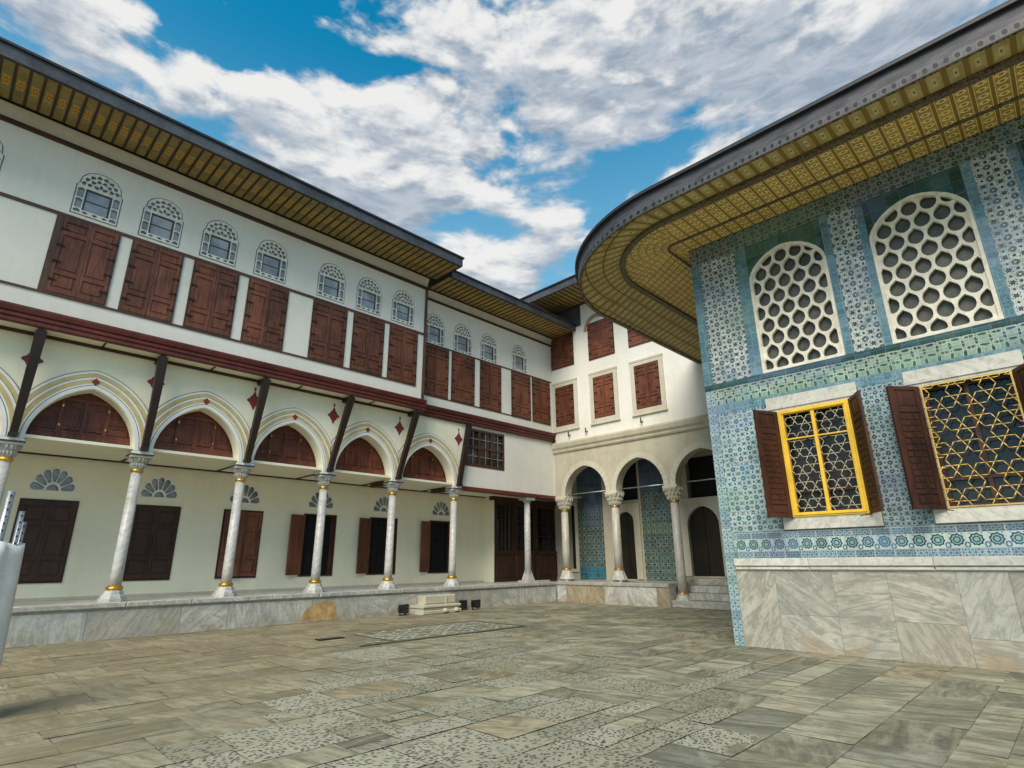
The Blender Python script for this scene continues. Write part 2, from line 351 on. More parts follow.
setc(b, c); M['fascia_k'] = m

# ------------------------------------------------------------------ mesh builder
def inside(p, poly):
    x, y = p; r = False; n = len(poly); j = n - 1
    for i in range(n):
        xi, yi = poly[i]; xj, yj = poly[j]
        if (yi > y) != (yj > y) and x < (xj - xi) * (y - yi) / (yj - yi) + xi: r = not r
        j = i
    return r
def area(p): return sum(p[i - 1][0] * p[i][1] - p[i][0] * p[i - 1][1] for i in range(len(p))) / 2
class MB:
    def __init__(s): s.v = []; s.f = []; s.mi = []; s.uv = {}; s.rnd = []; s.sm = []; s.cur = 0; s.r = 0.; s.smooth = False; s.xf = None
    def vert(s, p):
        p = Vector(p)
        if s.xf is not None: p = s.xf @ p
        s.v.append(p); return len(s.v) - 1
    def face(s, idx, uvs=None):
        s.f.append(tuple(idx)); s.mi.append(s.cur); s.rnd.append(s.r); s.sm.append(s.smooth)
        if uvs: s.uv[len(s.f) - 1] = uvs
    def quad(s, pts, uvs=None): s.face([s.vert(p) for p in pts], uvs)
    def box(s, x0, x1, y0, y1, z0, z1, bev=0):
        if bev:
            b = min(bev, (x1 - x0) * .45, (z1 - z0) * .45, (y1 - y0) * .45)
            # chamfered front box: full block with a chamfer round the outward (-y) face
            o = [s.vert(p) for p in ((x0, y1, z0), (x1, y1, z0), (x1, y1, z1), (x0, y1, z1))]
            m_ = [s.vert(p) for p in ((x0, y0 + b, z0), (x1, y0 + b, z0), (x1, y0 + b, z1), (x0, y0 + b, z1))]
            i_ = [s.vert(p) for p in ((x0 + b, y0, z0 + b), (x1 - b, y0, z0 + b), (x1 - b, y0, z1 - b), (x0 + b, y0, z1 - b))]
            s.face(i_); s.face(o[::-1])
            for k in range(4):
                l = (k + 1) % 4; s.face((m_[k], m_[l], i_[l], i_[k])); s.face((o[k], o[l], m_[l], m_[k]))
            return
        a = [s.vert(p) for p in ((x0, y0, z0), (x1, y0, z0), (x1, y1, z0), (x0, y1, z0), (x0, y0, z1), (x1, y0, z1), (x1, y1, z1), (x0, y1, z1))]
        for q in ((0, 1, 5, 4), (1, 2, 6, 5), (2, 3, 7, 6), (3, 0, 4, 7), (4, 5, 6, 7), (3, 2, 1, 0)): s.face([a[k] for k in q])
    def plate(s, outer, holes, y0, y1, back=False):
        """polygon in (x,z), front face at y0 (outward), thickness to y1"""
        if area(outer) < 0: outer = outer[::-1]
        loops = [outer] + [(h if area(h) < 0 else h[::-1]) for h in holes]
        pts = []; edges = []
        for L in loops:
            o = len(pts); pts += [Vector(p) for p in L]; edges += [(o + i, o + (i + 1) % len(L)) for i in range(len(L))]
        vs, es, fs, _, _, _ = delaunay_2d_cdt(pts, edges, [], 0, 1e-6)
        a = [s.vert((p.x, y0, p.y)) for p in vs]
        bk = [s.vert((p.x, y1, p.y)) for p in vs] if back else None
        for f in fs:
            c = (sum(vs[i].x for i in f) / 3, sum(vs[i].y for i in f) / 3)
            if not inside(c, outer) or any(inside(c, h) for h in holes): continue
            f = list(f)
            if area([(vs[i].x, vs[i].y) for i in f]) < 0: f = f[::-1]
            s.face([a[i] for i in f])
            if back: s.face([bk[i] for i in f[::-1]])
        for L in loops:
            f0 = [s.vert((p[0], y0, p[1])) for p in L]; f1 = [s.vert((p[0], y1, p[1])) for p in L]
            for i in range(len(L)):
                j = (i + 1) % len(L); s.face((f0[j], f0[i], f1[i], f1[j]))
    def lathe(s, prof, cx, cy, n=20, smooth=True, rot=0):
        s.smooth = smooth; rings = []
        for r, z in prof: rings.append([s.vert((cx + r * math.cos(rot + 2 * PI * k / n), cy + r * math.sin(rot + 2 * PI * k / n), z)) for k in range(n)])
        for i in range(len(prof) - 1):
            for k in range(n):
                l = (k + 1) % n; s.face((rings[i][k], rings[i][l], rings[i + 1][l], rings[i + 1][k]))
        s.smooth = False
        s.face(rings[0][::-1]); s.face(rings[-1])
    def tube(s, pts, r, n=6, closed=False):
        P_ = [Vector(p) for p in pts]; rings = []; N = len(P_); s.smooth = True
        for i in range(N):
            if closed: t = (P_[(i + 1) % N] - P_[i - 1]).normalized()
            else: t = (P_[min(i + 1, N - 1)] - P_[max(i - 1, 0)]).normalized()
            u0 = t.cross(Vector((0, 1, 0)));
            if u0.length < .05: u0 = t.cross(Vector((1, 0, 0)))
            u0.normalize(); v0 = t.cross(u0)
            rings.append([s.vert(P_[i] + u0 * r * math.cos(2 * PI * k / n) + v0 * r * math.sin(2 * PI * k / n)) for k in range(n)])
        for i in range(N if closed else N - 1):
            A_, B_ = rings[i], rings[(i + 1) % N]
            for k in range(n):
                l = (k + 1) % n; s.face((A_[k], B_[k], B_[l], A_[l]))
        s.smooth = False
        if not closed: s.face(rings[0]); s.face(rings[-1][::-1])
    def extrude_profile(s, prof, x0, x1):
        """profile in (y,z) swept along x"""
        a = [s.vert((x0, y, z)) for y, z in prof]; c = [s.vert((x1, y, z)) for y, z in prof]; n = len(prof)
        for i in range(n):
            j = (i + 1) % n; s.face((a[i], c[i], c[j], a[j]))
        s.face(a[::-1]); s.face(c)
    def mesh(s, name):
        me = bpy.data.meshes.new(name); me.from_pydata([tuple(v) for v in s.v], [], s.f)
        me.polygons.foreach_set('material_index', s.mi); me.polygons.foreach_set('use_smooth', s.sm)
        L = me.uv_layers.new(name='UVMap').data
        at = me.attributes.new('rnd', 'FLOAT', 'FACE'); at.data.foreach_set('value', s.rnd)
        for p in me.polygons:
            if p.index in s.uv:
                for k, li in enumerate(p.loop_indices): L[li].uv = s.uv[p.index][k]
                continue
            n = p.normal; ax = max(range(3), key=lambda i: abs(n[i]))
            for li in p.loop_indices:
                c = me.vertices[me.loops[li].vertex_index].co
                L[li].uv = (c.y, c.z) if ax == 0 else (c.x, c.z) if ax == 1 else (c.x, c.y)
        return me
    def build(s, name, mats, parent=None, loc=(0, 0, 0), label=None):
        me = s.mesh(name)
        for k in (mats if isinstance(mats, (list, tuple)) else [mats]): me.materials.append(M[k])
        o = bpy.data.objects.new(name, me); C.objects.link(o); o.location = loc
        if parent: o.parent = parent
        if label: o['label'] = label
        return o
def thing(name, label, cat, loc, rz=0, group=None):
    o = bpy.data.objects.new(name, None); C.objects.link(o); o.location = loc; o.rotation_euler = (0, 0, rz); o.empty_display_size = .3
    o['label'] = label; o['category'] = cat
    if group: o['group'] = group
    return o
def copy_tree(o, parent, loc):
    c = o.copy(); C.objects.link(c); c.parent = parent; c.location = loc
    for ch in o.children:
        d = ch.copy(); C.objects.link(d); d.parent = c
    return c
def structure(o): o['kind'] = 'structure'; return o
def rect(x0, x1, z0, z1): return [(x0, z0), (x1, z0), (x1, z1), (x0, z1)]
def arch_pts(cx, z0, wd, h, d=0., n=14, clampx=None):
    """pointed arch curve, left springing to right springing, offset outwards by d"""
    R = (wd * wd + h * h) / (2 * wd); c = R - wd; R2 = R + d
    a1 = math.acos(max(-1, min(1, -c / R2)))      # apex angle for the left arc (its centre is at +c)
    L = []
    for i in range(n + 1):
        t = PI + (a1 - PI) * i / n; L.append((c + R2 * math.cos(t), R2 * math.sin(t)))
    pts = L + [(-x, z) for x, z in L[::-1][1:]]
    if clampx: pts = [(max(-clampx, min(clampx, x)), z) for x, z in pts]
    return [(cx + x, z0 + max(z, 0)) for x, z in pts]
def ring(mb, A_, B_, y0, y1):
    """band between two curves with the same point count, front at y0"""
    n = len(A_)
    a0 = [mb.vert((x, y0, z)) for x, z in A_]; b0 = [mb.vert((x, y0, z)) for x, z in B_]
    a1 = [mb.vert((x, y1, z)) for x, z in A_]; b1 = [mb.vert((x, y1, z)) for x, z in B_]
    for i in range(n - 1):
        mb.face((a0[i], a0[i + 1], b0[i + 1], b0[i])); mb.face((b0[i], b0[i + 1], b1[i + 1], b1[i])); mb.face((a0[i + 1], a0[i], a1[i], a1[i + 1]))
    for i in (0, n - 1): mb.face((a0[i], b0[i], b1[i], a1[i]))

# ------------------------------------------------------------------ ground
g = MB(); g.quad([(-400, -400, -.008), (400, -400, -.008), (400, 400, -.008), (-400, 400, -.008)]); structure(g.build('ground', 'joint'))
g = MB(); pits = []
INX0, INX1, INY0, INY1 = 6.55, 11.4, 10.72, 12.85
y = -14.
rows = []
while y < 16.3:
    h = random.choice([.36, .44, .5, .58, .66, .74]); rows.append((y, min(y + h, 16.35))); y += h
for (ya, yb) in rows:
    x = -12 + random.random()
    while x < 24:
        l = random.choice([.5, .6, .75, .9, 1.1, 1.4]); xb = x + l
        parts_ = [(x, xb, ya, yb)]
        if random.random() < .18 and l > .9: mx_ = x + l * random.uniform(.35, .65); parts_ = [(x, mx_, ya, yb), (mx_, xb, ya, (ya + yb) / 2), (mx_, xb, (ya + yb) / 2, yb)]
        for (xa, xc, y0, y1) in parts_:
            j = random.uniform(.002, .007); g.r = random.random()
            cx, cy = (xa + xc) / 2, (y0 + y1) / 2
            dz = random.uniform(-.002, .002); tx = random.uniform(-.002, .002); ty = random.uniform(-.002, .002)
            k = lambda a_, b_2: (a_ + random.uniform(-.006, .006), b_2 + random.uniform(-.006, .006), dz + tx * (1 if a_ > cx else -1) + ty * (1 if b_2 > cy else -1))
            top = [k(xa + j, y0 + j), k(xc - j, y0 + j), k(xc - j, y1 - j), k(xa + j, y1 - j)]
            g.quad(top)
            # how likely a slab is pecked, by where it lies in the courtyard
            t = (cx + cy) * .5; s_ = cx - cy
            pr = .08
            if 2.2 < t < 9 and -5.0 < s_ < 2.6: pr = .72 if t < 6.5 else .5
            if s_ >= 2.6: pr = .12
            if s_ < -4.2: pr = .03
            pits.append(1. if random.random() < pr else 0.)
        x = xb
o = g.build('courtyard_paving', 'paving'); structure(o)
at = o.data.attributes.new('pit', 'FLOAT', 'FACE'); at.data.foreach_set('value', pits)

g = MB(); g.cur = 0                                                            # inlaid rectangle of pecked white stones with a dark border
BW = .13
for (a, b2, c2, d2) in ((INX0, INX1, INY0, INY0 + BW), (INX0 + 1.5, INX1, INY1 - BW, INY1), (INX1 - BW, INX1, INY0 + BW, INY1 - BW)):
    g.quad([(a, c2, .016), (b2, c2, .016), (b2, d2, .016), (a, d2, .016)])
g.cur = 1; random.seed(3)
nx, ny = 20, 8
for i in range(nx):
    for k2 in range(ny):
        if random.random() < .22: continue
        w_ = (INX1 - INX0 - .5) / nx; h_ = (INY1 - INY0 - .45) / ny
        x0 = INX0 + .25 + w_ * (i + .5) + random.uniform(-.03, .03); y0 = INY0 + .22 + h_ * (k2 + .5)
        if x0 < INX0 + .9 and y0 > INY0 + .5: continue
        rot = (PI / 4 if (i + k2) % 2 else -PI / 4) + random.uniform(-.25, .25); a_, b_2 = random.uniform(.10, .14), random.uniform(.045, .075)
        ca_, sa_ = math.cos(rot), math.sin(rot)
        g.r = random.random(); g.quad([(x0 + ca_ * u1 - sa_ * v1, y0 + sa_ * u1 + ca_ * v1, .017) for u1, v1 in ((-a_, 0), (0, -b_2), (a_, 0), (0, b_2))])
g.cur = 2; g.quad([(INX0 + .9, INY0 + BW, .0135), (INX1 - BW, INY0 + BW, .0135), (INX1 - BW, INY1 - BW, .0135), (INX0 + .9, INY1 - BW, .0135)])
M['inlaybed'] = simple('grey_inlay_bed', (.185, .19, .13), .7, 0, .4, 4)
M['inlaydark'] = simple('dark_inlay_stone', (.085, .087, .07), .6, 0, .3)
M['inlaywhite'] = simple('white_inlay_stone', (.44, .445, .38), .6, 0, .3, 6)
structure(g.build('paving_inlay', ['inlaydark', 'inlaywhite', 'inlaybed']))

# ------------------------------------------------------------------ shared window parts
def leaf_mesh(wd, h, hinge_side, panels=((.06, .24), (.29, .77), (.82, .95))):
    """shutter leaf from x 0..wd, z 0..h, front at y=-.045"""
    mb = MB(); f = .055
    holes = [rect(f, wd - f, h * a, h * b2) for a, b2 in panels]
    mb.plate(rect(0, wd, 0, h), holes, -.045, 0, True)
    for a, b2 in panels:
        mb.box(f - .005, wd - f + .005, -.018, -.008, h * a - .005, h * b2 + .005)
        mb.box(f + .045, wd - f - .045, -.034, -.018, h * a + .045, h * b2 - .045, .012)
    return mb
def strap(mb, x0, x1, z, y=-.05):
    mb.box(x0, x1, y - .012, y, z - .016, z + .016); mb.box(x0 - .012, x0 + .012, y - .02, y, z - .05, z + .05)
def shutter_window(parent, loc, wd=1.1, h=1.95, mat='shutter', label=None):
    t = MB(); f = .05
    t.plate(rect(-wd / 2 - f, wd / 2 + f, -f, h + f), [rect(-wd / 2, wd / 2, 0, h)], -.035, .05)
    fr = t.build('shutter_window', 'brown', parent, loc, label)
    for sd_ in (-1, 1):
        l = leaf_mesh(wd / 2 - .006, h - .01, sd_)
        o = l.build('shutter_leaf', mat, fr, ((-wd / 2 + .001) if sd_ < 0 else .005, .0, .005))
    for sd_ in (-1, 1):
        hg = MB(); hg.box(min(0, -sd_ * .13), max(0, -sd_ * .13), -.013, 0, -.014, .014); hg.box(-.022, .022, -.02, .007, -.028, .028); me = None
        for fz in (.16, .40, .62, .84):
            if me is None: o = hg.build('hinge', 'iron', fr); me = o.data
            else: o = bpy.data.objects.new('hinge', me); C.objects.link(o); o.parent = fr
            o.location = (sd_ * wd / 2, -.047, h * fz)
    return fr
def bracket_outline(wd, h, sh, g_=0):
    """window head of the upper arched windows"""
    w2 = wd / 2 + g_
    pts = [(-w2, -g_), (w2, -g_), (w2, sh)]
    for i in range(9):
        a = i / 8 * PI; pts.append((w2 * .92 * math.cos(a), sh + .03 + (h - sh + g_ - .03) * math.sin(a) ** .8))
    pts.append((-w2, sh)); return pts
def arched_window_mesh(wd=.92, h=1.25):
    mb = MB(); sh = .80
    holes = [rect(-.275, .275, .12, .735)]
    for s_ in (-1, 1):
        for (a, b2) in ((.04, .11), (.16, .40), (.45, .70)):
            x0, x1 = sorted((s_ * .30, s_ * .435)); holes.append([(x0, a), (x1, a), (x1, b2), ((x0 + x1) / 2, b2 + .03), (x0, b2)])
    for x0 in (-.2, .0, .2): holes.append([(x0 - .08, .065), (x0, .03), (x0 + .08, .065), (x0, .10)])
    cz = .78
    for (r0, r1, n, a0, a1) in ((.05, .185, 3, .12, PI - .12), (.205, .305, 6, .04, PI - .04), (.322, .42, 8, .02, PI - .02)):
        st_ = (a1 - a0) / n
        for i in range(n):
            p0 = a0 + st_ * i + st_ * .08; p1 = a0 + st_ * (i + 1) - st_ * .08; pm = (p0 + p1) / 2
            ky = 1.02; q_ = lambda r, a: (r * math.cos(a), cz + r * math.sin(a) * ky)
            holes.append([q_(r0, p0), q_(r0, p1), q_((r0 + r1) / 2, p1), q_(r1, pm), q_((r0 + r1) / 2, p0)])
    mb.plate(bracket_outline(wd, h, sh), holes, -.012, .03)
    return mb
def arched_window(parent, loc):
    f = arched_window_mesh().build('arched_window', 'tracery', parent, loc)
    p = MB(); p.plate(bracket_outline(.92, 1.25, .8, .05), [], .06, .08); p.cur = 1
    p.box(-.27, .27, .04, .06, .10, .14); p.box(-.27, -.235, .04, .06, .1, .75); p.box(.235, .27, .04, .06, .1, .75); p.box(-.27, .27, .04, .06, .71, .75); p.box(-.235, .235, .045, .06, .42, .44)
    p.build('pane', ['paleglass', 'lead'], f); return f

# ================================================================== WING A : long white wing with timber arcade
AY = 16.3
A = thing('white_arcaded_palace_wing', 'long white palace wing with striped pointed arches, red-brown shutters and jutting upper floor', 'building', (0, AY, 0))
X0 = -7.
P_ = lambda mb, name, mats, label=None: mb.build(name, mats, A, (0, 0, 0), label)
# platform
random.seed(11)
pf = MB(); x = X0
while x < 18.95:
    l = min(random.choice([1.1, 1.5, 1.9, 2.3]), 18.99 - x); pf.r = random.random(); pf.box(x + .004, x + l - .004, -.10, .3, 0, .60); x += l
pf.r = .3; pf.box(X0, 18.98, -.07, .3, .60, .655)
x = X0
while x < 18.9:
    l = min(random.choice([1.4, 2.0, 2.6]), 18.98 - x); pf.r = random.random(); pf.box(x + .003, x + l - .003, -.15, .55, .655, .78, .02); x += l
pf.r = .77; pf.box(X0, 19.0, .55, 2.3, .5, .775)
P_(pf, 'platform', 'marble')
st = MB(); st.plate([(7.85, .05), (8.0, .30), (8.35, .52), (8.75, .55), (8.95, .42), (9.0, .03), (8.4, .01)], [], -.106, -.09)
M['orange'] = simple('orange_stained_stone', (.50, .33, .14), .7, 0, .35, 5)
P_(st, 'stained_patch', 'orange', 'orange-brown stained stone in the platform face')
# back wall with windows and fanlights
WINS = [(-5.2, 1), (-2.83, 1), (-.42, 1), (2.05, 1), (4.47, 1), (6.86, 2), (9.43, 3), (11.97, 3), (14.70, 3)]
def fan_outline(cx, z0, r, n=16): return [(cx + r * math.cos(PI * i / n), z0 + r * 1.28 * math.sin(PI * i / n)) for i in range(n + 1)]
bw = MB(); holes = []
for cx, k in WINS: holes.append(rect(cx - .6, cx + .6, 1.18, 3.2)); holes.append(fan_outline(cx - .02, 3.40, .49))
bw.plate(rect(X0, 17.1, .775, 4.32), holes, 2.3, 2.55)
bw.box(17.1, 17.12, 1.7, 2.3, .775, 4.32)
P_(bw, 'back_wall', 'warmlit')
sk = MB(); sk.box(X0, 17.06, 2.28, 2.302, .776, .84); P_(sk, 'skirting', 'stone_light')
for cx, k in WINS:
    fr = MB(); fr.plate(rect(cx - .6, cx + .6, 1.18, 3.2), [rect(cx - .55, cx + .55, 1.23, 3.15)], 2.275, 2.4)
    fr.box(cx - .55, cx + .55, 2.52, 2.56, 1.2, 3.18)
    fw = P_(fr, 'window', 'darkwood')
    gl = MB(); gl.box(cx - .55, cx + .55, 2.47, 2.50, 1.23, 3.15); gl.build('pane', 'black', fw)
    if k >= 2:
        bars = MB()
        for q_ in range(1, 5): bars.box(cx - .55 + q_ * .22 - .01, cx - .55 + q_ * .22 + .01, 2.43, 2.45, 1.23, 3.15)
        for q_ in range(1, 7): bars.box(cx - .55, cx + .55, 2.425, 2.44, 1.23 + q_ * .27 - .01, 1.23 + q_ * .27 + .01)
        bars.build('grille', 'iron', fw)
    for sd_ in (-1, 1):
        l = leaf_mesh(.545, 1.91, sd_, ((.05, .26), (.30, .70), (.74, .95)))
        o = l.build('shutter_leaf', 'darkwood' if k < 2 else 'shutter', fw, (0, 0, 0))
        ang = 0
        if k == 2: ang = math.radians(-12) if sd_ < 0 else 0
        if k == 3: ang = math.radians(-166) if sd_ < 0 else math.radians(92)
        if sd_ < 0: o.location = (cx - .548, 2.28 if k < 3 else 2.27, 1.235); o.rotation_euler = (0, 0, ang)
        else:
            o.location = (cx + .548, 2.28 if k < 3 else 2.36, 1.235); o.scale = (-1, 1, 1)
            o.rotation_euler = (0, 0, ang)
            if k == 3: o.rotation_euler = (0, 0, math.radians(-82))
    # fanlight
    fx, fz, R = cx - .02, 3.40, .49
    hs = [[(fx + .13 * math.cos(PI * i / 10), fz + .03 + .15 * math.sin(PI * i / 10)) for i in range(11)]]
    for i in range(7):
        a = PI * (i + .5) / 7; ky = 1.22; pts = []
        for (r, da) in ((.185, -.15), (.28, -.20), (.37, -.207), (.44, -.16), (.47, 0), (.44, .16), (.37, .207), (.28, .20), (.185, .15)):
            pts.append((fx + r * math.cos(a + da), fz + .02 + r * ky * math.sin(a + da)))
        pts = [(px_, max(pz, fz + .012)) for px_, pz in pts]; hs.append(pts)
    fm = MB(); fm.plate(fan_outline(fx, fz, R), hs, 2.29, 2.33); f_ = P_(fm, 'fanlight', 'fanwhite')
    gp = MB(); gp.plate(fan_outline(fx, fz, R), [], 2.40, 2.42); gp.build('pane', 'paleglass', f_)
# ceiling of the arcade, with dark battens
ce = MB(); ce.box(X0, 19.1, .02, 2.56, 4.33, 4.40); ce.box(19.1, 22., .05, 2.56, 4.402, 4.45)
P_(ce, 'arcade_ceiling', 'warmlit')
ba = MB(); ba.box(X0, 17.1, 2.22, 2.27, 4.29, 4.329)
COLX = [-6.63, -4.13, -1.63, .87, 3.37, 5.87, 8.38, 10.9, 13.6]
for cx in COLX: ba.box(cx - .03, cx + .03, .45, 2.22, 4.30, 4.329)
for cx in (10.9, 13.6): ba.box(cx - .10, cx + .10, .40, 1.5, 4.16, 4.299)
P_(ba, 'ceiling_batten', 'darkwood')
# arch wall
outer = [(X0, 4.28)]
BAY = []
for i in range(len(COLX) - 1):
    a, b2 = COLX[i], COLX[i + 1]; c = (a + b2) / 2; hw = (b2 - a) / 2 - .20; BAY.append((c, hw, (b2 - a) / 2))
    outer += arch_pts(c, 4.28, hw, 1.36)
outer += [(13.78, 4.28), (13.78, 6.71), (X0, 6.71)]
aw = MB(); aw.plate(outer, [], 0, .40, True); P_(aw, 'arch_wall', 'warmlit')
random.seed(5)
for (c, hw, hs_) in BAY:
    rg = MB()
    for (d0_, d1_, mi, pr) in ((0, .085, 0, .035), (.085, .10, 2, .028), (.10, .135, 0, .027), (.135, .235, 1, .026), (.235, .285, 0, .034), (.285, .295, 2, .030), (.295, .385, 1, .024), (.385, .44, 0, .030), (.44, .457, 2, .020)):
        rg.cur = mi
        ring(rg, arch_pts(c, 4.30, hw, 1.36, d0_, 18, hs_ - .006), arch_pts(c, 4.30, hw, 1.36, d1_, 18, hs_ - .006), -pr, .01)
    zt = 4.30 + 1.36 + .17
    rg.cur = 3; rg.plate([(c - .085, zt), (c - .038, zt - .05), (c, zt - .10), (c + .038, zt - .05), (c + .085, zt), (c + .038, zt + .05), (c, zt + .10), (c - .038, zt + .05)], [], -.046, -.02)
    P_(rg, 'striped_arch_band', ['whitepaint', 'ochre', 'greyline', 'redpaint'])
    # timber lunette behind the arch
    ly = MB(); ly.plate(arch_pts(c, 4.60, hw + .05, 1.2), [], .47, .50)
    ly.box(c - hw - .06, c + hw + .06, .405, .50, 4.44, 4.60, .02); ly.box(c - hw - .06, c + hw + .06, .42, .50, 4.60, 4.64)
    for xx in (-.46, 0, .46): ly.box(c + xx - .045, c + xx + .045, .425, .47, 4.64, 5.42)
    ly.box(c - .50, c + .50, .42, .47, 5.38, 5.46)
    for s_ in (-1, 1):
        for z_, h_ in ((4.70, .58),): ly.plate(rect(c + s_ * .23 - .18, c + s_ * .23 + .18, z_, z_ + h_), [rect(c + s_ * .23 - .14, c + s_ * .23 + .14, z_ + .04, z_ + h_ - .04)], .44, .47)
        for z_ in (4.68, 4.92): 
            x0, x1 = sorted((c + s_ * .52, c + s_ * (hw - .12 - (z_ - 4.68) * .4))); ly.plate(rect(x0, x1, z_, z_ + .20), [rect(x0 + .03, x1 - .03, z_ + .03, z_ + .17)], .45, .47)
    lu = P_(ly, 'wooden_lunette', 'lunettewood')
    for s_ in (-1, 1):
        for z_ in (4.75, 5.22): hd = MB(); hd.box(c + s_ * .46 - .015, c + s_ * .46 + .015, .40, .425, z_, z_ + .06); hd.build('hinge', 'gold', lu)
# columns
colp = None
for i, cx in enumerate(COLX):
    loc = (cx, .20, .78)
    if colp is None:
        mb = MB(); mb.r = .31; mb.lathe([(.132, .30), (.128, .8), (.115, 3.06)], 0, 0, 24)
        colp = mb.build('column', 'marblecol', A, loc)
        ba_ = MB(); ba_.r = .1; ba_.lathe([(.30, 0), (.30, .07)], 0, 0, 8, False, PI / 8)
        ba_.lathe([(.27, .07), (.255, .12), (.215, .16), (.20, .22), (.17, .25)], 0, 0, 8, False, PI / 8); ba_.build('base', 'marblecol', colp)
        gr = MB(); gr.lathe([(.14, .25), (.17, .265), (.18, .295), (.17, .325), (.14, .345)], 0, 0, 24); gr.build('gilded_base_ring', 'gold', colp)
        gr = MB(); gr.lathe([(.118, 3.00), (.138, 3.015), (.145, 3.045), (.138, 3.075), (.118, 3.09)], 0, 0, 24); gr.build('gilded_neck_ring', 'gold', colp)
        ca = MB(); ca.r = .6
        for k in range(2):
            z0 = 3.09 + k * .13; r0 = .125 + k * .045
            ca.lathe([(r0, z0), (r0 + .02, z0 + .03), (r0 + .055, z0 + .115), (r0 + .055, z0 + .13)], 0, 0, 8, False, PI / 8)
            for q_ in range(16):
                a = 2 * PI * (q_ + .5 * (k % 2)) / 16; rr_ = r0 + .035
                ca.lathe([(.004, z0 + .03), (.026, z0 + .08), (.03, z0 + .125)], rr_ * math.cos(a), rr_ * math.sin(a), 5, False)
        ca.box(-.235, .235, -.235, .235, 3.35, 3.42, .01)
        ca.build('capital', 'marblecol', colp)
        pl = MB(); pl.box(-.25, .25, -.26, .26, 3.42, 3.445); pl.build('abacus_plate', 'greyline', colp)
        pl = MB(); pl.box(-.22, .22, -.24, .24, 3.445, 3.50); pl.build('pier_block', 'whitepaint', colp)
    else:
        copy_tree(colp, A, loc)
# tie band wrapping pier feet: white block above plates
for cx in COLX: pb = MB(); pb.box(cx - .20, cx + .20, -.02, .0, 4.285, 4.40); P_(pb, 'pier_foot', 'whitepaint')
# red quatrefoils on the piers
for cx in COLX[1:]:
    q = MB()
    def quat(cx_, cz_, s_, y0):
        pts = []
        for k in range(48):
            a = 2 * PI * k / 48; r = s_ / ((abs(math.cos(a)) ** 1.15 + abs(math.sin(a)) ** 1.15) ** (1 / 1.15)) * (1 + .07 * math.cos(8 * a) + .09 * math.cos(4 * a + PI) * -1); pts.append((cx_ + r * math.cos(a) * .82, cz_ + r * math.sin(a) * 1.1))
        q.plate(pts, [], y0, 0)
    q.cur = 1; quat(cx, 6.10, .25, -.006); q.cur = 0; quat(cx, 6.10, .215, -.012)
    q.cur = 0; q.box(cx - .012, cx + .012, -.01, 0, 6.36, 6.50); q.plate([(cx - .04, 6.45), (cx, 6.40), (cx + .04, 6.45), (cx, 6.52)], [], -.012, 0)
    P_(q, 'red_quatrefoil', ['redpaint', 'whitepaint'])
# struts
for i, cx in enumerate(COLX[1:]):
    y_top = -.47 if i < 7 else -.12
    sb = MB(); n = 8; TX = (0, 0, 0, -.05, .1, .33, .38, .42)[i]; w_ = .07
    for k in range(n):
        f0, f1 = k / n, (k + 1) / n
        cv_ = lambda f: (-.10 + (y_top - -.10) * f - .10 * math.sin(f * PI) * .6)
        za, zb = 4.34 + (6.66 - 4.34) * f0, 4.34 + (6.66 - 4.34) * f1
        ya_, yb_ = cv_(f0), cv_(f1); t = .075
        xa_, xb_ = cx + TX * f0 ** 1.4, cx + TX * f1 ** 1.4; wa_, wb_ = w_ + .035 * f0, w_ + .035 * f1
        a = [(xa_ - wa_, ya_ - t, za), (xa_ + wa_, ya_ - t, za), (xa_ + wa_, ya_ + t, za), (xa_ - wa_, ya_ + t, za)]; c2 = [(xb_ - wb_, yb_ - t, zb), (xb_ + wb_, yb_ - t, zb), (xb_ + wb_, yb_ + t, zb), (xb_ - wb_, yb_ + t, zb)]
        for q_ in range(4):
            l = (q_ + 1) % 4; sb.quad([a[q_], a[l], c2[l], c2[q_]])
    sb.box(cx - w_ - .015, cx + w_ + .015, -.19, -.02, 4.30, 4.38); sb.box(cx + TX - .07, cx + TX + .07, y_top - .05, .0, 6.58, 6.70)
    P_(sb, 'slanting_strut', 'strutwood')
# overhang soffit, beam, upper walls
ov = MB(); ov.box(X0, 11.45, -.5, 0., 6.74, 6.80); ov.box(11.45, 13.78, -.05, 0., 6.74, 6.80)
P_(ov, 'overhang_soffit', 'warmlit')
ob = MB(); ob.box(X0, 11.4, -.045, -.012, 6.66, 6.739)
for cx in COLX: ob.box(cx + 1.2, cx + 1.24, -.4, -.05, 6.715, 6.739)
P_(ob, 'overhang_batten', 'brown')
def beam(x0, x1, yb, z0=6.72, s=1.):
    mb = MB(); prof = [(yb + .02, z0), (yb - .05, z0), (yb - .07, z0 + .03), (yb - .07, z0 + .10), (yb - .055, z0 + .115), (yb - .095, z0 + .14), (yb - .10, z0 + .20), (yb - .075, z0 + .225), (yb - .12, z0 + .25), (yb - .15, z0 + .34), (yb - .15, z0 + .39), (yb + .02, z0 + .41)]
    mb.extrude_profile(prof[::-1], x0, x1); return P_(mb, 'moulded_beam', 'maroon')
beam(X0, 11.56, -.5); beam(11.56, 19.18, -.05, 6.73)
bs = MB(); bs.box(11.45, 11.56, -.5, -.07, 6.72, 7.12); P_(bs, 'beam_return', 'maroon')
UW = [-5.4, -3.95, -2.5, -1.04, 1.28, 2.71, 4.18, 5.66, 7.65, 9.05, 10.46]
def off(pl, dx_, dz_): return [(x + dx_, z + dz_) for x, z in pl]
uwm = MB(); uwm.plate(rect(X0, 11.45, 7.12, 12.0), [off(bracket_outline(.92, 1.25, .8, .028), cx, 9.80) for cx in UW], -.5, -.25)
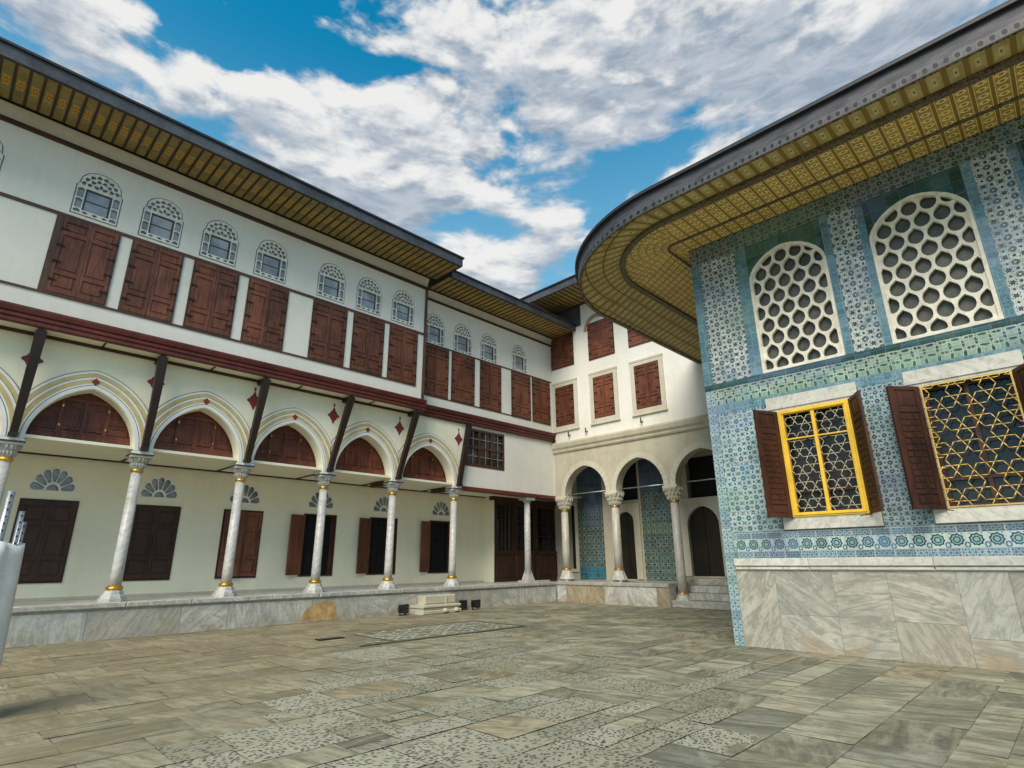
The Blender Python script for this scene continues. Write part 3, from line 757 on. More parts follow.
uwm.box(11.44, 11.45, -.25, .2, 6.74, 12.0); uwm.box(X0, 11.44, -.25, .0, 6.81, 7.10)
P_(uwm, 'upper_wall', 'plaster')
UW2 = [12.25, 13.68, 15.13, 16.99]
u2 = MB(); u2.plate(rect(11.45, 19.2, 7.13, 11.9), [off(bracket_outline(.92, 1.25, .8, .028), cx, 9.60) for cx in UW2], -.05, .2); P_(u2, 'upper_wall', 'plaster')
wprot = arched_window(A, (UW[0], -.5, 9.80))
for cx in UW[1:]: copy_tree(wprot, A, (cx, -.5, 9.80))
for cx in UW2: copy_tree(wprot, A, (cx, -.05, 9.60))
sprot = shutter_window(A, (1.30, -.5, 7.63))
for cx in (2.755, 4.215, 5.69, 7.685, 9.12, 10.53): copy_tree(sprot, A, (cx, -.5, 7.63))
for cx in (12.36, 13.72, 15.22, 17.05, 18.37): copy_tree(sprot, A, (cx, -.05, 7.58 if cx < 16 else 7.54))
tr = MB(); tr.box(X0, 11.40, -.53, -.5, 9.60, 9.68); tr.box(X0, 11.12, -.53, -.5, 7.56, 7.61); 
tr.box(11.40, 11.49, -.56, -.46, 7.13, 11.45); tr.box(.60, .69, -.53, -.5, 7.61, 9.60); tr.box(11.50, 19.1, -.075, -.05, 9.55, 9.60); tr.box(11.5, 17.6, -.075, -.05, 7.5, 7.54)
P_(tr, 'brown_trim', 'brown')
# cornice and eaves
cn = MB(); cn.extrude_profile([(-.5, 11.57), (-.54, 11.60), (-.56, 11.72), (-.64, 11.90), (-.5, 11.90)][::-1], X0, 11.47)
cn.extrude_profile([(-.05, 11.45), (-.09, 11.48), (-.11, 11.6), (-.18, 11.73), (-.05, 11.73)][::-1], 11.5, 19.19); P_(cn, 'cornice', 'stone_light')
cb = MB(); cb.box(X0, 11.49, -.575, -.5, 11.47, 11.57); cb.box(X0, 11.49, -.67, -.5, 11.90, 11.955); cb.box(11.52, 19.19, -.11, -.05, 11.37, 11.45); cb.box(11.52, 19.19, -.21, -.05, 11.73, 11.78); P_(cb, 'cornice_trim', 'brown')
def eave(x0, x1, yw, ye, z, xs=None):
    mb = MB(); L = yw - ye; k = 1.65 / L
    mb.quad([(x0, ye, z), (x0, yw, z), (x1, yw, z), (x1, ye, z)], [(x0, 1.65), (x0, 0), (x1, 0), (x1, 1.65)])
    mb.quad([(x0, yw, z + .02), (x0, ye, z + .02), (x1, ye, z + .02), (x1, yw, z + .02)], [(0, 0)] * 4)
    P_(mb, 'painted_soffit', 'sof_a')
    bt = MB(); x = math.ceil(x0 / .25) * .25
    while x < x1: bt.box(x - .012, x + .012, ye + .02, yw - .03, z - .022, z - .001); x += .25
    bt.box(x0, x1, ye, ye + .045, z - .03, z - .001); bt.box(x0, x1, yw - .05, yw, z - .035, z - .001)
    P_(bt, 'soffit_batten', 'brown')
eave(X0, 11.75, -.62, -2.15, 11.955); eave(11.751, 19.6, -.16, -1.53, 11.78)
fa = MB(); fa.box(X0, 11.79, -2.20, -2.15, 11.93, 12.24); fa.box(11.75, 11.79, -2.15, -.1, 11.93, 12.24); fa.box(11.80, 19.65, -1.58, -1.53, 11.76, 12.02); fa.box(19.60, 19.65, -1.53, -.1, 11.76, 12.02)
P_(fa, 'eave_fascia', 'lead')
fe = MB(); fe.box(X0, 11.83, -2.25, -2.05, 12.24, 12.30); fe.box(11.70, 11.83, -2.05, 0, 12.24, 12.30); fe.box(11.83, 19.69, -1.63, -1.4, 12.02, 12.07); P_(fe, 'eave_edge', 'leadedge')
rf = MB(); rf.quad([(X0, -2.2, 12.31), (11.8, -2.2, 12.31), (11.8, 4, 14.2), (X0, 4, 14.2)]); rf.quad([(11.8, -2.2, 12.31), (11.8, 2, 12.31), (11.8, 4, 14.2)]); rf.quad([(11.83, -1.6, 12.08), (19.6, -1.6, 12.08), (19.6, 4, 13.8), (11.83, 4, 13.8)])
rf.quad([(X0, 4, 14.2), (19.6, 4, 14.0), (19.6, 8, 12), (X0, 8, 12)]); P_(rf, 'roof', 'lead')
# box room under the far half with a lattice window, and the glazed timber screens below it
bx = MB(); bx.plate(rect(13.78, 19.2, 4.33, 6.74), [rect(13.95, 16.05, 5.13, 6.62)], 0, .2); P_(bx, 'box_room_wall', 'plaster')
bt = MB(); bt.box(13.78, 19.19, -.06, .2, 4.17, 4.329, .02); P_(bt, 'box_room_sill', 'maroon')
lw = MB(); lw.plate(rect(13.95, 16.05, 5.13, 6.62), [rect(14.06 + k * .67, 14.06 + k * .67 + .58, 5.24 + q_ * .69, 5.24 + q_ * .69 + .60) for k in range(3) for q_ in range(2)], -.02, .06)
lo = P_(lw, 'lattice_window', 'brown')
g2 = MB()
for k in range(3):
    g2.box(14.06 + k * .67 + .28, 14.06 + k * .67 + .30, .0, .02, 5.24, 6.53)
for q_ in range(2): g2.box(14.06, 15.98, .0, .02, 5.24 + q_ * .69 + .29, 5.24 + q_ * .69 + .31)
g2.build('glazing_bar', 'steel', lo)
g3 = MB(); g3.box(14.0, 16.0, .05, .07, 5.2, 6.6); g3.build('pane', 'glass', lo)
for (xa, xb) in ((17.12, 18.30), (18.34, 19.7), (19.74, 21.4)):
    sc = MB(); n = 3; W = xb - xa - .24
    sc.plate(rect(xa, xb, .78, 4.16), [rect(xa + .16, xb - .10, 2.05, 3.98)], 1.7, 1.78); sc.box(xa + .1, xb - .1, 1.67, 1.70, .95, 1.85, .015); sc.box(xa, xb, 1.66, 1.7, 1.92, 2.02)
    so = P_(sc, 'timber_screen', 'darkwood')
    gb = MB()
    for k in range(1, 4): xx = xa + .16 + (xb - xa - .26) * k / 4; gb.box(xx - .014, xx + .014, 1.71, 1.74, 2.05, 3.98)
    for z_ in (2.7, 3.35): gb.box(xa + .16, xb - .1, 1.705, 1.745, z_ - .014, z_ + .014)
    gb.build('glazing_bar', 'darkwood', so)
    pn = MB(); pn.box(xa + .16, xb - .1, 1.75, 1.76, 2.05, 3.98); pn.build('pane', 'glass', so)
sh = MB(); sh.box(17.0, 21.6, 1.65, 1.9, 4.16, 4.329); P_(sh, 'screen_header', 'darkwood')
sc = MB(); sc.r = .4; sc.lathe([(.13, .40), (.125, 3.15)], 17.62, .22, 20); sco = P_(sc, 'slim_column', 'marblecol', 'slim plain white column in front of the glazed timber screens')
s2 = MB(); s2.box(17.62 - .3, 17.62 + .3, -.08, .52, .78, .86); s2.lathe([(.27, .86), (.24, .95), (.15, 1.2), (.135, 1.28)], 17.62, .22, 4, False, PI / 4); s2.build('base', 'marblecol', sco)
sc = MB(); sc.r = .4; sc.lathe([(.135, .8), (.125, 3.98)], 17.62, .22, 20); sc.build('shaft', 'marblecol', sco)
s3 = MB(); s3.box(17.62 - .25, 17.62 + .25, -.02, .46, 4.06, 4.169); s3.lathe([(.13, 3.95), (.19, 4.06)], 17.62, .22, 8, False); s3.build('capital', 'marblecol', sco)
pc = MB(); pc.tube([(13.86, -.02, 2.2), (13.86, -.02, 4.3)], .012, 6)
en = MB(); en.box(X0, X0 + .2, 0, 6, 0, 12); en.box(19.0, 19.2, 2.6, 6, 4.4, 12); en.box(X0, 19, 6, 6.2, 0, 12); P_(en, 'rear_wall', 'plaster')

# ================================================================== BUILDING B : stone arcade, white upper storeys
BX = 19.2; RZ = -PI / 2                                                       # local x = 12 - world y, local y = world x - 19.2
B = thing('stone_arcade_palace_block', 'white palace block with beige stone pointed arcade below and stone-framed shutters above', 'building', (BX, 12, 0), RZ)
Pb = lambda mb, name, mats, label=None: mb.build(name, mats, B, (0, 0, 0), label)
L = lambda wy: 12 - wy
XA, XB = L(16.28), L(2.)
colB = [L(15.95), L(13.3), L(10.65), L(8.0)]
outer = [(XA, 4.28)]; BB = []
edges_ = [(colB[0], colB[1]), (colB[1], colB[2]), (colB[2], colB[3])]
for a, b2 in edges_:
    c = (a + b2) / 2; hw = (b2 - a) / 2 - .24; BB.append((c, hw)); outer += arch_pts(c, 4.28, hw, 1.22)
outer += [(colB[3] + .25, 4.28), (XB, 4.28), (XB, 6.2), (XA, 6.2)]
mb = MB(); mb.plate(outer, [], 0, .42, True); Pb(mb, 'arcade_wall', 'stone')
random.seed(2)
for c, hw in BB:
    v_ = MB(); A1 = arch_pts(c, 4.28, hw, 1.22, 0, 9); B1 = arch_pts(c, 4.28, hw, 1.22, .21, 9)
    for i in range(len(A1) - 1):
        v_.r = random.random(); ring(v_, [A1[i], (A1[i + 1][0] * .97 + A1[i][0] * .03, A1[i + 1][1] * .97 + A1[i][1] * .03)], [B1[i], (B1[i + 1][0] * .97 + B1[i][0] * .03, B1[i + 1][1] * .97 + B1[i][1] * .03)], -.025, .03)
    Pb(v_, 'arch_voussoir', 'stone_light')
cr = MB(); cr.extrude_profile([(0, 6.2), (-.05, 6.2), (-.08, 6.26), (-.08, 6.33), (-.14, 6.42), (-.16, 6.58), (-.12, 6.66), (0, 6.68)][::-1], XA, XB); Pb(cr, 'stone_cornice', 'stone')
upB = MB()
UPW = [L(15.6), L(13.36), L(11.25)]
upB.plate(rect(XA, XB, 6.68, 13.2), [], 0, .35); upB.box(XA - 4.3, XA, 0, .35, 4.4, 13.2); Pb(upB, 'upper_wall', 'plaster')
i = 0
for wy, z0, wd, h in ((15.58, 10.22, 1.25, 1.60), (13.36, 10.16, 1.28, 1.66), (11.30, 10.20, 1.22, 1.60)):
    fr = shutter_window(B, (L(wy), 0, z0), wd, h)
    if i:
        v_ = MB(); ring(v_, arch_pts(L(wy), 11.55, .72, .50, 0, 12), arch_pts(L(wy), 11.55, .72, .50, .2, 12), -.012, .01); Pb(v_, 'painted_arch', 'brickarch')
    i += 1
for wy, wd in ((15.52, 1.05), (13.36, 1.02), (11.22, 1.10)):
    x = L(wy); f = MB(); f.plate(rect(x - wd / 2 - .21, x + wd / 2 + .21, 7.20, 9.48), [rect(x - wd / 2 - .02, x + wd / 2 + .02, 7.40, 9.26)], -.05, .02)
    f.box(x - wd / 2 - .25, x + wd / 2 + .25, -.075, .0, 7.14, 7.22, .015); f.box(x - wd / 2 - .23, x + wd / 2 + .23, -.065, 0, 9.42, 9.50)
    Pb(f, 'stone_window_frame', 'stone_light')
    sw = shutter_window(B, (x, .0, 7.42), wd - .06, 1.82)
for wy, z in ((15.3, 6.98), (14.35, 7.0), (11.6, 6.95), (16.15, 6.85)):
    x = L(wy); hk = MB(); hk.tube([(x, 0, z - .05), (x, -.12, z - .12), (x - .0, -.14, z - .02), (x, -.12, z + .08)], .028, 6); Pb(hk, 'wall_hook', 'iron')
ld = MB(); ld.box(XA, L(14.42), -.03, 0, 11.95, 12.98); Pb(ld, 'lead_cladding', 'lead')
# B eave
ev = MB(); ex0, ex1 = XA - 3.2, XB; zE = 13.0
ev.quad([(ex0, -1.8, zE), (ex0, 0, zE), (ex1, 0, zE), (ex1, -1.8, zE)], [(ex0, 1.65), (ex0, 0), (ex1, 0), (ex1, 1.65)]); Pb(ev, 'painted_soffit', 'sof_a')
bt = MB(); x = ex0
while x < ex1: bt.box(x - .012, x + .012, -1.8, -.03, zE - .022, zE - .001); x += .25
bt.box(ex0, ex1, -.06, -.001, zE - .06, zE - .001); Pb(bt, 'soffit_batten', 'brown')
fa = MB(); fa.box(ex0, ex1, -1.86, -1.80, zE - .02, zE + .30); fa.cur = 1; fa.box(ex0, ex1, -1.92, -1.7, zE + .30, zE + .36); Pb(fa, 'eave_fascia', ['lead', 'leadedge'])
rf = MB(); rf.quad([(ex0, -1.85, zE + .37), (ex1, -1.85, zE + .37), (ex1, 5, 15), (ex0, 5, 15)]); rf.quad([(ex0, 5, 15), (ex1, 5, 15), (ex1, 9, 13), (ex0, 9, 13)]); Pb(rf, 'roof', 'lead')
# B columns (third one rises from the ground)
def bcol(cx, z0, tall):
    mb = MB(); mb.r = .72; mb.lathe([(.17, z0 + .45), (.165, z0 + 1.2), (.15, 3.70)], cx, .21, 20); c_ = Pb(mb, 'column', 'marbleframe')
    b_2 = MB(); b_2.r = .5; b_2.lathe([(.33, z0), (.33, z0 + .08)], cx, .21, 4, False, PI / 4); b_2.lathe([(.34, z0 + .08), (.26, z0 + .25), (.20, z0 + .40), (.20, z0 + .46)], cx, .21, 8, False, PI / 8); b_2.build('base', 'marble', c_)
    g_ = MB(); g_.lathe([(.19, z0 + .44), (.21, z0 + .47), (.19, z0 + .50)], cx, .21, 20); g_.build('gilded_base_ring', 'gold', c_)
    g_ = MB(); g_.lathe([(.165, 3.66), (.19, 3.69), (.165, 3.73)], cx, .21, 20); g_.build('gilded_neck_ring', 'gold', c_)
    ca = MB(); ca.r = .6
    for k in range(3):
        z_ = 3.73 + k * .15; r0 = .18 + k * .06
        ca.lathe([(r0, z_), (r0 + .02, z_ + .03), (r0 + .07, z_ + .13), (r0 + .07, z_ + .15)], cx, .21, 8, False, PI / 8)
        for q_ in range(14):
            a = 2 * PI * (q_ + .5 * (k % 2)) / 14; rr_ = r0 + .05; ca.lathe([(.004, z_ + .02), (.035, z_ + .09), (.04, z_ + .145)], cx + rr_ * math.cos(a), .21 + rr_ * math.sin(a), 5, False)
    ca.box(cx - .30, cx + .30, -.06, .48, 4.18, 4.28, .012); ca.build('capital', 'stone_light', c_)
bcol(colB[0], .80, 1); bcol(colB[1], .80, 1); bcol(colB[2], 0., 0); bcol(colB[3], 0., 0)
# platform, steps, back wall
random.seed(4)
pf = MB(); x = XA + .12
while x < L(10.95):
    l = min(random.choice([.5, .7, .9]), L(10.95) - x + .01); pf.r = random.random(); pf.cur = 1 if random.random() < .55 else 0; pf.box(x + .004, x + l - .004, -.20, .3, 0, .66); x += l
    if l < .02: break
pf.cur = 0; pf.r = .6; pf.box(XA + .12, L(10.95), -.24, 2.35, .66, .80, .02); Pb(pf, 'platform', ['marble', 'marblestain'])
st = MB(); 
for k in range(4): st.r = .1 * k; st.box(L(10.95) + .01, L(7.), -.1 + k * .42, 2.35, k * .235 + .001, (k + 1) * .235, .02)
Pb(st, 'stone_steps', 'marble')
bk = MB(); D = 2.0
bk.plate(rect(XA - 2.2, XB, .3, 6.0), [rect(L(17.25), L(16.80), 1.25, 4.1), [(L(14.45), .85), (L(13.6), .85), (L(13.6), 3.2)] + arch_pts(L(14.03), 3.2, .42, .42)[::-1][1:-1] + [(L(14.45), 3.2)],
        rect(L(14.25), L(13.32), 4.1, 5.75), [(L(11.12), 1.0), (L(9.82), 1.0), (L(9.82), 2.9)] + arch_pts(L(10.47), 2.9, .65, .72)[::-1][1:-1] + [(L(11.12), 2.9)], rect(L(11.0), L(9.6), 3.95, 5.6)], D, D + .3)
Pb(bk, 'back_wall', 'stone')
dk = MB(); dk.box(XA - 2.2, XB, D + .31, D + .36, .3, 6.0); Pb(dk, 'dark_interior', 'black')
cl = MB(); cl.box(XA - 2.2, XB, .43, D, 5.95, 6.05); Pb(cl, 'arcade_ceiling', 'darkwood')
for xa, xb, z0, z1, mt, lb in ((L(16.62), L(15.2), 1.35, 5.9, 't_arcade', 'left tile panel with small stars'), (L(13.2), L(11.4), .66, 4.35, 't_arcade', 'tall tile panel with small stars')):
    tp = MB(); tp.box(xa, xb, D - .02, D - .001, z0, z1 if z1 < 5 else 3.85); Pb(tp, 'tile_panel', mt, lb)
    t2 = MB(); t2.box(xa, xb, D - .02, D - .001, (z1 if z1 < 5 else 3.85) + .003, 5.9); Pb(t2, 'tile_panel', 't_navy', 'plain dim tiles above the patterned panel')
t3 = MB(); t3.box(L(16.62), L(15.2), D - .022, D - .001, .82, 1.347); Pb(t3, 'tile_dado', 't_bluearc')
for x0, x1, z1 in ((L(14.45), L(13.6), 3.64), (L(11.12), L(9.82), 3.64)):
    f = MB(); cx = (x0 + x1) / 2; hw = (x1 - x0) / 2; zs = 3.2 if hw < .5 else 2.9; r_h = .42 if hw < .5 else .72; zb = .85 if hw < .5 else 1.0
    o_ = [(cx - hw - .3, zb), (cx - hw - .3, 3.95), (cx + hw + .3, 3.95), (cx + hw + .3, zb), (cx + hw, zb)] + arch_pts(cx, zs, hw, r_h)[::-1] + [(cx - hw, zb)]
    f.plate(o_, [], D - .06, D - .001); fo = Pb(f, 'stone_doorway', 'stone_light')
    d_ = MB(); d_.box(cx - hw, cx - .01, D + .12, D + .16, zb, zs + r_h); d_.box(cx + .01, cx + hw, D + .12, D + .16, zb, zs + r_h); d_.build('door', 'blackwood', fo)
wf = MB(); wf.plate(rect(L(17.35), L(16.66), 1.12, 4.2), [rect(L(17.25), L(16.80), 1.25, 4.1)], D - .05, D - .001); Pb(wf, 'stone_window_frame', 'stone_light')
for c, hw in BB: tie = MB(); tie.tube([(c - hw - .2, .2, 4.36), (c + hw + .2, .2, 4.36)], .022, 6); Pb(tie, 'tie_rod', 'steel')
en = MB(); en.box(XB - .3, XB, .42, 6, 0, 13); en.box(XA - 2.3, XB, 6, 6.2, 0, 13); Pb(en, 'rear_wall', 'plaster')

# ================================================================== KIOSK : tiled pavilion with the great rounded eave
KX = 11.6; KY = 5.35
K = thing('tiled_garden_pavilion', 'pavilion faced in blue and white tiles over marble with a broad rounded gilded eave', 'building', (KX, KY, 0), RZ)
Pk = lambda mb, name, mats, label=None: mb.build(name, mats, K, (0, 0, 0), label)
KL = 11.0; T = .28
win_u = [1.30, 3.63, 5.96, 8.29]; WW = 1.55
def uwin(x0, g_=0): 
    c = x0 + WW / 2; pts = [(x0 - g_, 5.30 - g_), (x0 + WW + g_, 5.30 - g_), (x0 + WW + g_, 7.42)]
    hw = WW / 2 + g_
    prof = [(1., 0), (.985, .10), (.93, .20), (.82, .32), (.66, .44), (.46, .54), (.22, .61), (0, .64)]
    pts += [(c + hw * a, 7.42 + b2 * 1.0) for a, b2 in prof[1:]]; pts += [(c - hw * a, 7.42 + b2) for a, b2 in prof[::-1][1:]]
    return pts
def strip(name, mt, x0, x1, z0, z1, y=0., th=T, label=None):
    mb = MB(); mb.box(x0, x1, y, th, z0, z1); return Pk(mb, name, mt, label)
strip('tile_border', 't_edge', 0.004, .20, 0, 5.18)
strip('tile_border', 't_turq', 0.004, .20, 5.30, 8.30)
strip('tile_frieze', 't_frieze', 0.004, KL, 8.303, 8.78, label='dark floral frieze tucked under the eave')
strip('tile_border', 't_teal', 0.004, KL, 5.183, 5.297, -.012)
strip('tile_frieze', 't_green', .203, KL, 4.82, 5.18, label='pale green floral frieze below the upper windows')
strip('tile_border', 't_turq', .203, KL, 4.623, 4.817)
strip('tile_panel', 't_pier', .203, 1.05, 5.30, 8.30); strip('tile_border', 't_turq', 1.053, 1.30, 5.30, 8.30)
for k, x0 in enumerate(win_u):
    sp = MB(); pts = uwin(x0); c = pts[2:-0]
    o_ = [(x0 + WW, 7.42)] + pts[3:] + [(x0, 7.42), (x0, 8.30), (x0 + WW, 8.30)]
    # spandrel: region between window head and frieze
    head = [p for p in pts[2:]] + [(x0, 7.42)]
    sp.plate(head + [(x0, 8.30), (x0 + WW, 8.30)], [], 0, T); Pk(sp, 'tile_spandrel', 't_teal')
    xr = x0 + WW; nxt = x0 + 2.33 if k < 3 else KL
    strip('tile_border', 't_turq', xr + .002, xr + .15, 5.30, 8.30); strip('tile_panel', 't_pier', xr + .153, nxt - .14, 5.30, 8.30); strip('tile_border', 't_turq', nxt - .137, nxt - .002, 5.30, 8.30)
    # pierced gypsum window
    holes = []; px_, pz_ = .30, .35; out = uwin(x0 + .05, 0)
    inn = [((x - (x0 + WW / 2)) * .925 + x0 + WW / 2, (z - 6.6) * .955 + 6.6) for x, z in uwin(x0)]
    for r in range(-1, 11):
        for q_ in range(-1, 7):
            cx = x0 + .10 + px_ * (q_ + .5 * (r % 2)); cz = 5.42 + r * pz_ * .86
            pts_ = []
            for j in range(14):
                a = 2 * PI * j / 14 - PI / 2; rx = .127; rz = .150 + (.03 if j == 7 else 0)
                pts_.append((cx + rx * math.cos(a), cz + rz * math.sin(a)))
            ins = [inside(p, inn) for p in pts_]
            if all(ins): holes.append(pts_)
            elif any(ins):
                # clip the hole to the frame by pulling outside points in
                good = []
                for p, f in zip(pts_, ins):
                    if f: good.append(p); continue
                    lo_, hi_ = 0., 1.; ref = [pp for pp, ff in zip(pts_, ins) if ff]; rc = (sum(pp[0] for pp in ref) / len(ref), sum(pp[1] for pp in ref) / len(ref))
                    for _ in range(12):
                        m_ = (lo_ + hi_) / 2; t = (rc[0] + (p[0] - rc[0]) * m_, rc[1] + (p[1] - rc[1]) * m_)
                        if inside(t, inn): lo_ = m_
                        else: hi_ = m_
                    good.append((rc[0] + (p[0] - rc[0]) * lo_ * .96, rc[1] + (p[1] - rc[1]) * lo_ * .96))
                if len(ref) >= 3 and abs(area(good)) > .004: holes.append(good)
    gw = MB(); gw.plate(uwin(x0), holes, .02, .09)
    bf = inn; ring(gw, uwin(x0) + [uwin(x0)[0]], inn + [inn[0]], -.005, .02)
    go = Pk(gw, 'pierced_window', 'gypsum')
    gp = MB(); gp.plate(uwin(x0), [], .13, .15); gp.build('pane', 'bottlegl', go)
# lower zone
LW = [(1.47, 2.75), (3.86, 5.09), (6.19, 7.42), (8.52, 9.75)]
zones = [(.203, 1.24, 't_low')] + [(2.93, 3.67, 't_low_dark'), (5.29, 5.98, 't_low_dark'), (7.62, 8.31, 't_low'), (9.95, KL, 't_low')]
for a, b2, mt in zones: strip('tile_panel', mt, a, b2, 2.123, 4.62)
strip('tile_border', 't_cobalt', .203, KL, 1.993, 2.12); strip('tile_frieze', 't_palm', .203, KL, 1.743, 1.99, label='frieze of round blue palmettes above the marble'); strip('tile_border', 't_cobalt', .203, KL, 1.623, 1.74)
def hexgrille(x0, x1, z0, z1, a, y, r):
    mb = MB(); R = a / 4; seen = set(); sites = []
    h = a * math.sqrt(3) / 2
    for i in range(-3, int((x1 - x0) / a) + 4):
        for j in range(-2, int((z1 - z0) / h) + 3):
            bx_ = x0 + (i + .5 * (j % 2)) * a; bz_ = z0 + j * h
            sites += [(bx_ + a / 2, bz_), (bx_ + a / 4, bz_ + h / 2), (bx_ - a / 4, bz_ + h / 2)]
    for cx, cz in sites:
        k = (round(cx, 3), round(cz, 3))
        if k in seen: continue
        seen.add(k)
        v6 = [(cx + R * math.cos(t * PI / 3), cz + R * math.sin(t * PI / 3)) for t in range(6)]
        for q_ in range(6):
            p, q2 = v6[q_], v6[(q_ + 1) % 6]
            if all(x0 <= t[0] <= x1 and z0 <= t[1] <= z1 for t in (p, q2)): mb.tube([(p[0], y, p[1]), (q2[0], y, q2[1])], r, 5)
            elif (x0 <= p[0] <= x1 and z0 <= p[1] <= z1) or (x0 <= q2[0] <= x1 and z0 <= q2[1] <= z1):
                if not (x0 <= p[0] <= x1 and z0 <= p[1] <= z1): p, q2 = q2, p
                f = 1.
                for _ in range(10):
                    if x0 <= p[0] + (q2[0] - p[0]) * f <= x1 and z0 <= p[1] + (q2[1] - p[1]) * f <= z1: break
                    f -= .1
                if f > .05: mb.tube([(p[0], y, p[1]), (p[0] + (q2[0] - p[0]) * f, y, p[1] + (q2[1] - p[1]) * f)], r, 5)
    return mb
for k, (a, b2) in enumerate(LW):
    z0, z1 = 2.36, 4.44
    mf = MB(); mf.r = .2 + .2 * k
    mf.plate(rect(a - .20, b2 + .17, 2.13, 4.74), [rect(a, b2, z0, z1)], -.035, .35)
    mf.box(a - .21, b2 + .18, -.06, -.03, z1 + .05, z1 + .11); mf.box(a - .20, b2 + .17, -.05, -.03, 2.14, 2.30)
    fo = Pk(mf, 'marble_window_frame', 'marbleframe')
    if k == 0:
        yf = MB(); yf.plate(rect(a, b2, z0, z1), [rect(a + .10, b2 - .10, z0 + .08, z1 - .09)], -.055, .03); yf.plate(rect(a + .03, b2 - .03, z0 + .03, z1 - .03), [rect(a + .075, b2 - .075, z0 + .06, z1 - .07)], -.075, -.05)
        yf.box((a + b2) / 2 - .03, (a + b2) / 2 + .03, -.05, .02, z0 + .08, z1 - .08); yf.box(a + .1, b2 - .1, -.045, .0, z1 - .60, z1 - .575); yf.build('casement_frame', 'yellow', fo, label='bright yellow window frame')
        hexgrille(a + .10, b2 - .10, z0 + .08, z1 - .09, .37, -.01, .0075).build('hexagon_grille', 'palegrille', fo, label='pale hexagon and star grille')
    else:
        yb = hexgrille(a + .01, b2 - .01, z0 + .01, z1 - .02, .44, -.04, .009)
        for z_ in [z0 + .14 + .171 * i for i in range(12)]:
            yb.tube([(a - .03, -.045, z_), (a + .11, -.045, z_)], .008, 5); yb.tube([(b2 - .11, -.045, z_), (b2 + .03, -.045, z_)], .008, 5)
        for xx in (a + .02, b2 - .02): yb.box(xx - .012, xx + .012, -.05, -.03, z0, z1)
        for zz in (z0 + .02, z1 - .02): yb.box(a, b2, -.048, -.028, zz - .012, zz + .012)
        yb.build('hexagon_grille', 'goldpaint', fo)
    wi = MB(); wi.plate(rect(a, b2, z0, z1), [rect(a + .07, (a + b2) / 2 - .03, z0 + .07, z0 + .45), rect((a + b2) / 2 + .03, b2 - .07, z0 + .07, z0 + .45), rect(a + .07, (a + b2) / 2 - .03, z0 + .50, z1 - .08), rect((a + b2) / 2 + .03, b2 - .07, z0 + .50, z1 - .08)], .10, .16)
    wi.build('inner_sash', 'darkwood', fo)
    gp = MB(); gp.box(a, b2, .17, .18, z0, z1); gp.build('pane', 'glass', fo)
    LWf = (b2 - a) / 2
    for sd_, ang in ((-1, (65, 50, 60, 60)[k]), (1, (60, 60, 60, 60)[k])):
        lf = MB(); w_ = .58; h_ = 2.08
        pan = ((.03, .12), (.15, .78), (.82, .97))
        lf.plate(rect(0, w_, 0, h_), [rect(.10, w_ - .10, h_ * p0, h_ * p1) for p0, p1 in pan], -.022, .022, True)
        for p0, p1 in pan: lf.box(.10, w_ - .10, -.006, .006, h_ * p0, h_ * p1)
        # kundekari style relief blocks in the middle panel
        for r in range(12):
            z_ = h_ * .16 + r * h_ * .051
            for (xa_, xb_) in (((.12, .20), (.23, .35), (.38, .46)) if r % 2 else ((.12, .27), (.31, .46))):
                lf.box(xa_, xb_, -.017, .017, z_, z_ + h_ * .036)
        for p0, p1 in (pan[0], pan[2]): lf.box(.15, w_ - .15, -.016, .016, h_ * p0 + .04, h_ * p1 - .04)
        o = lf.build('shutter_leaf', 'kioskwood', fo)
        th = math.radians(180 + ang) if sd_ < 0 else math.radians(-ang)
        # the leaf swings out towards -y; angle measured from the wall plane
        o.location = ((a - .02) if sd_ < 0 else (b2 + .02), -.045, z0 - .01); o.rotation_euler = (0, 0, th)
        rd = MB(); xx = (a - .02) if sd_ < 0 else (b2 + .02); rd.tube([(xx - sd_ * .0 , -.05, z0 - .02), (xx - sd_ * .12, -.30, z0 - .05)], .008, 5); rd.build('window_hook', 'iron', fo)
sl = MB(); sl.box(-.24, -.004, .55, .59, 2.36, 4.42); Pk(sl, 'side_shutter_leaf', 'kioskwood')
# marble dado
cap = MB(); x = .203; random.seed(8)
while x < KL:
    l = min(random.choice([1.4, 1.9, 2.3]), KL - x); cap.r = random.random(); cap.box(x + .002, x + l - .002, -.065, T, 1.475, 1.62, .012); cap.box(x + .002, x + l - .002, -.04, T, 1.40, 1.474, .02); x += l
    if KL - x < .01: break
Pk(cap, 'dado_cap', 'marbleframe')
dd = MB()
for (a, b2, z0, z1) in ((.203, .95, 0, 1.40), (.95, 1.95, .62, 1.40), (.95, 1.95, 0, .62), (1.95, 2.80, 0, 1.40), (2.80, 3.75, .60, 1.40), (2.80, 3.75, 0, .60), (3.75, 4.40, .42, 1.40), (3.75, 4.40, 0, .42), (4.40, 5.6, 0.20, 1.40), (4.40, 5.6, 0, .20), (5.6, 7.0, 0, 1.4), (7., 8.2, 0, 1.4), (8.2, 9.6, 0, 1.4), (9.6, KL, 0, 1.4)):
    dd.r = random.random(); dd.box(a + .002, b2 - .002, .0 + random.uniform(0, .004), T, z0 + .002, z1 - .002)
Pk(dd, 'marble_dado', 'marbledado')
KD = 9.0
core = MB(); core.box(.004, KL, T + .002, KD, 0, 8.78); Pk(core, 'inner_wall', 't_side')
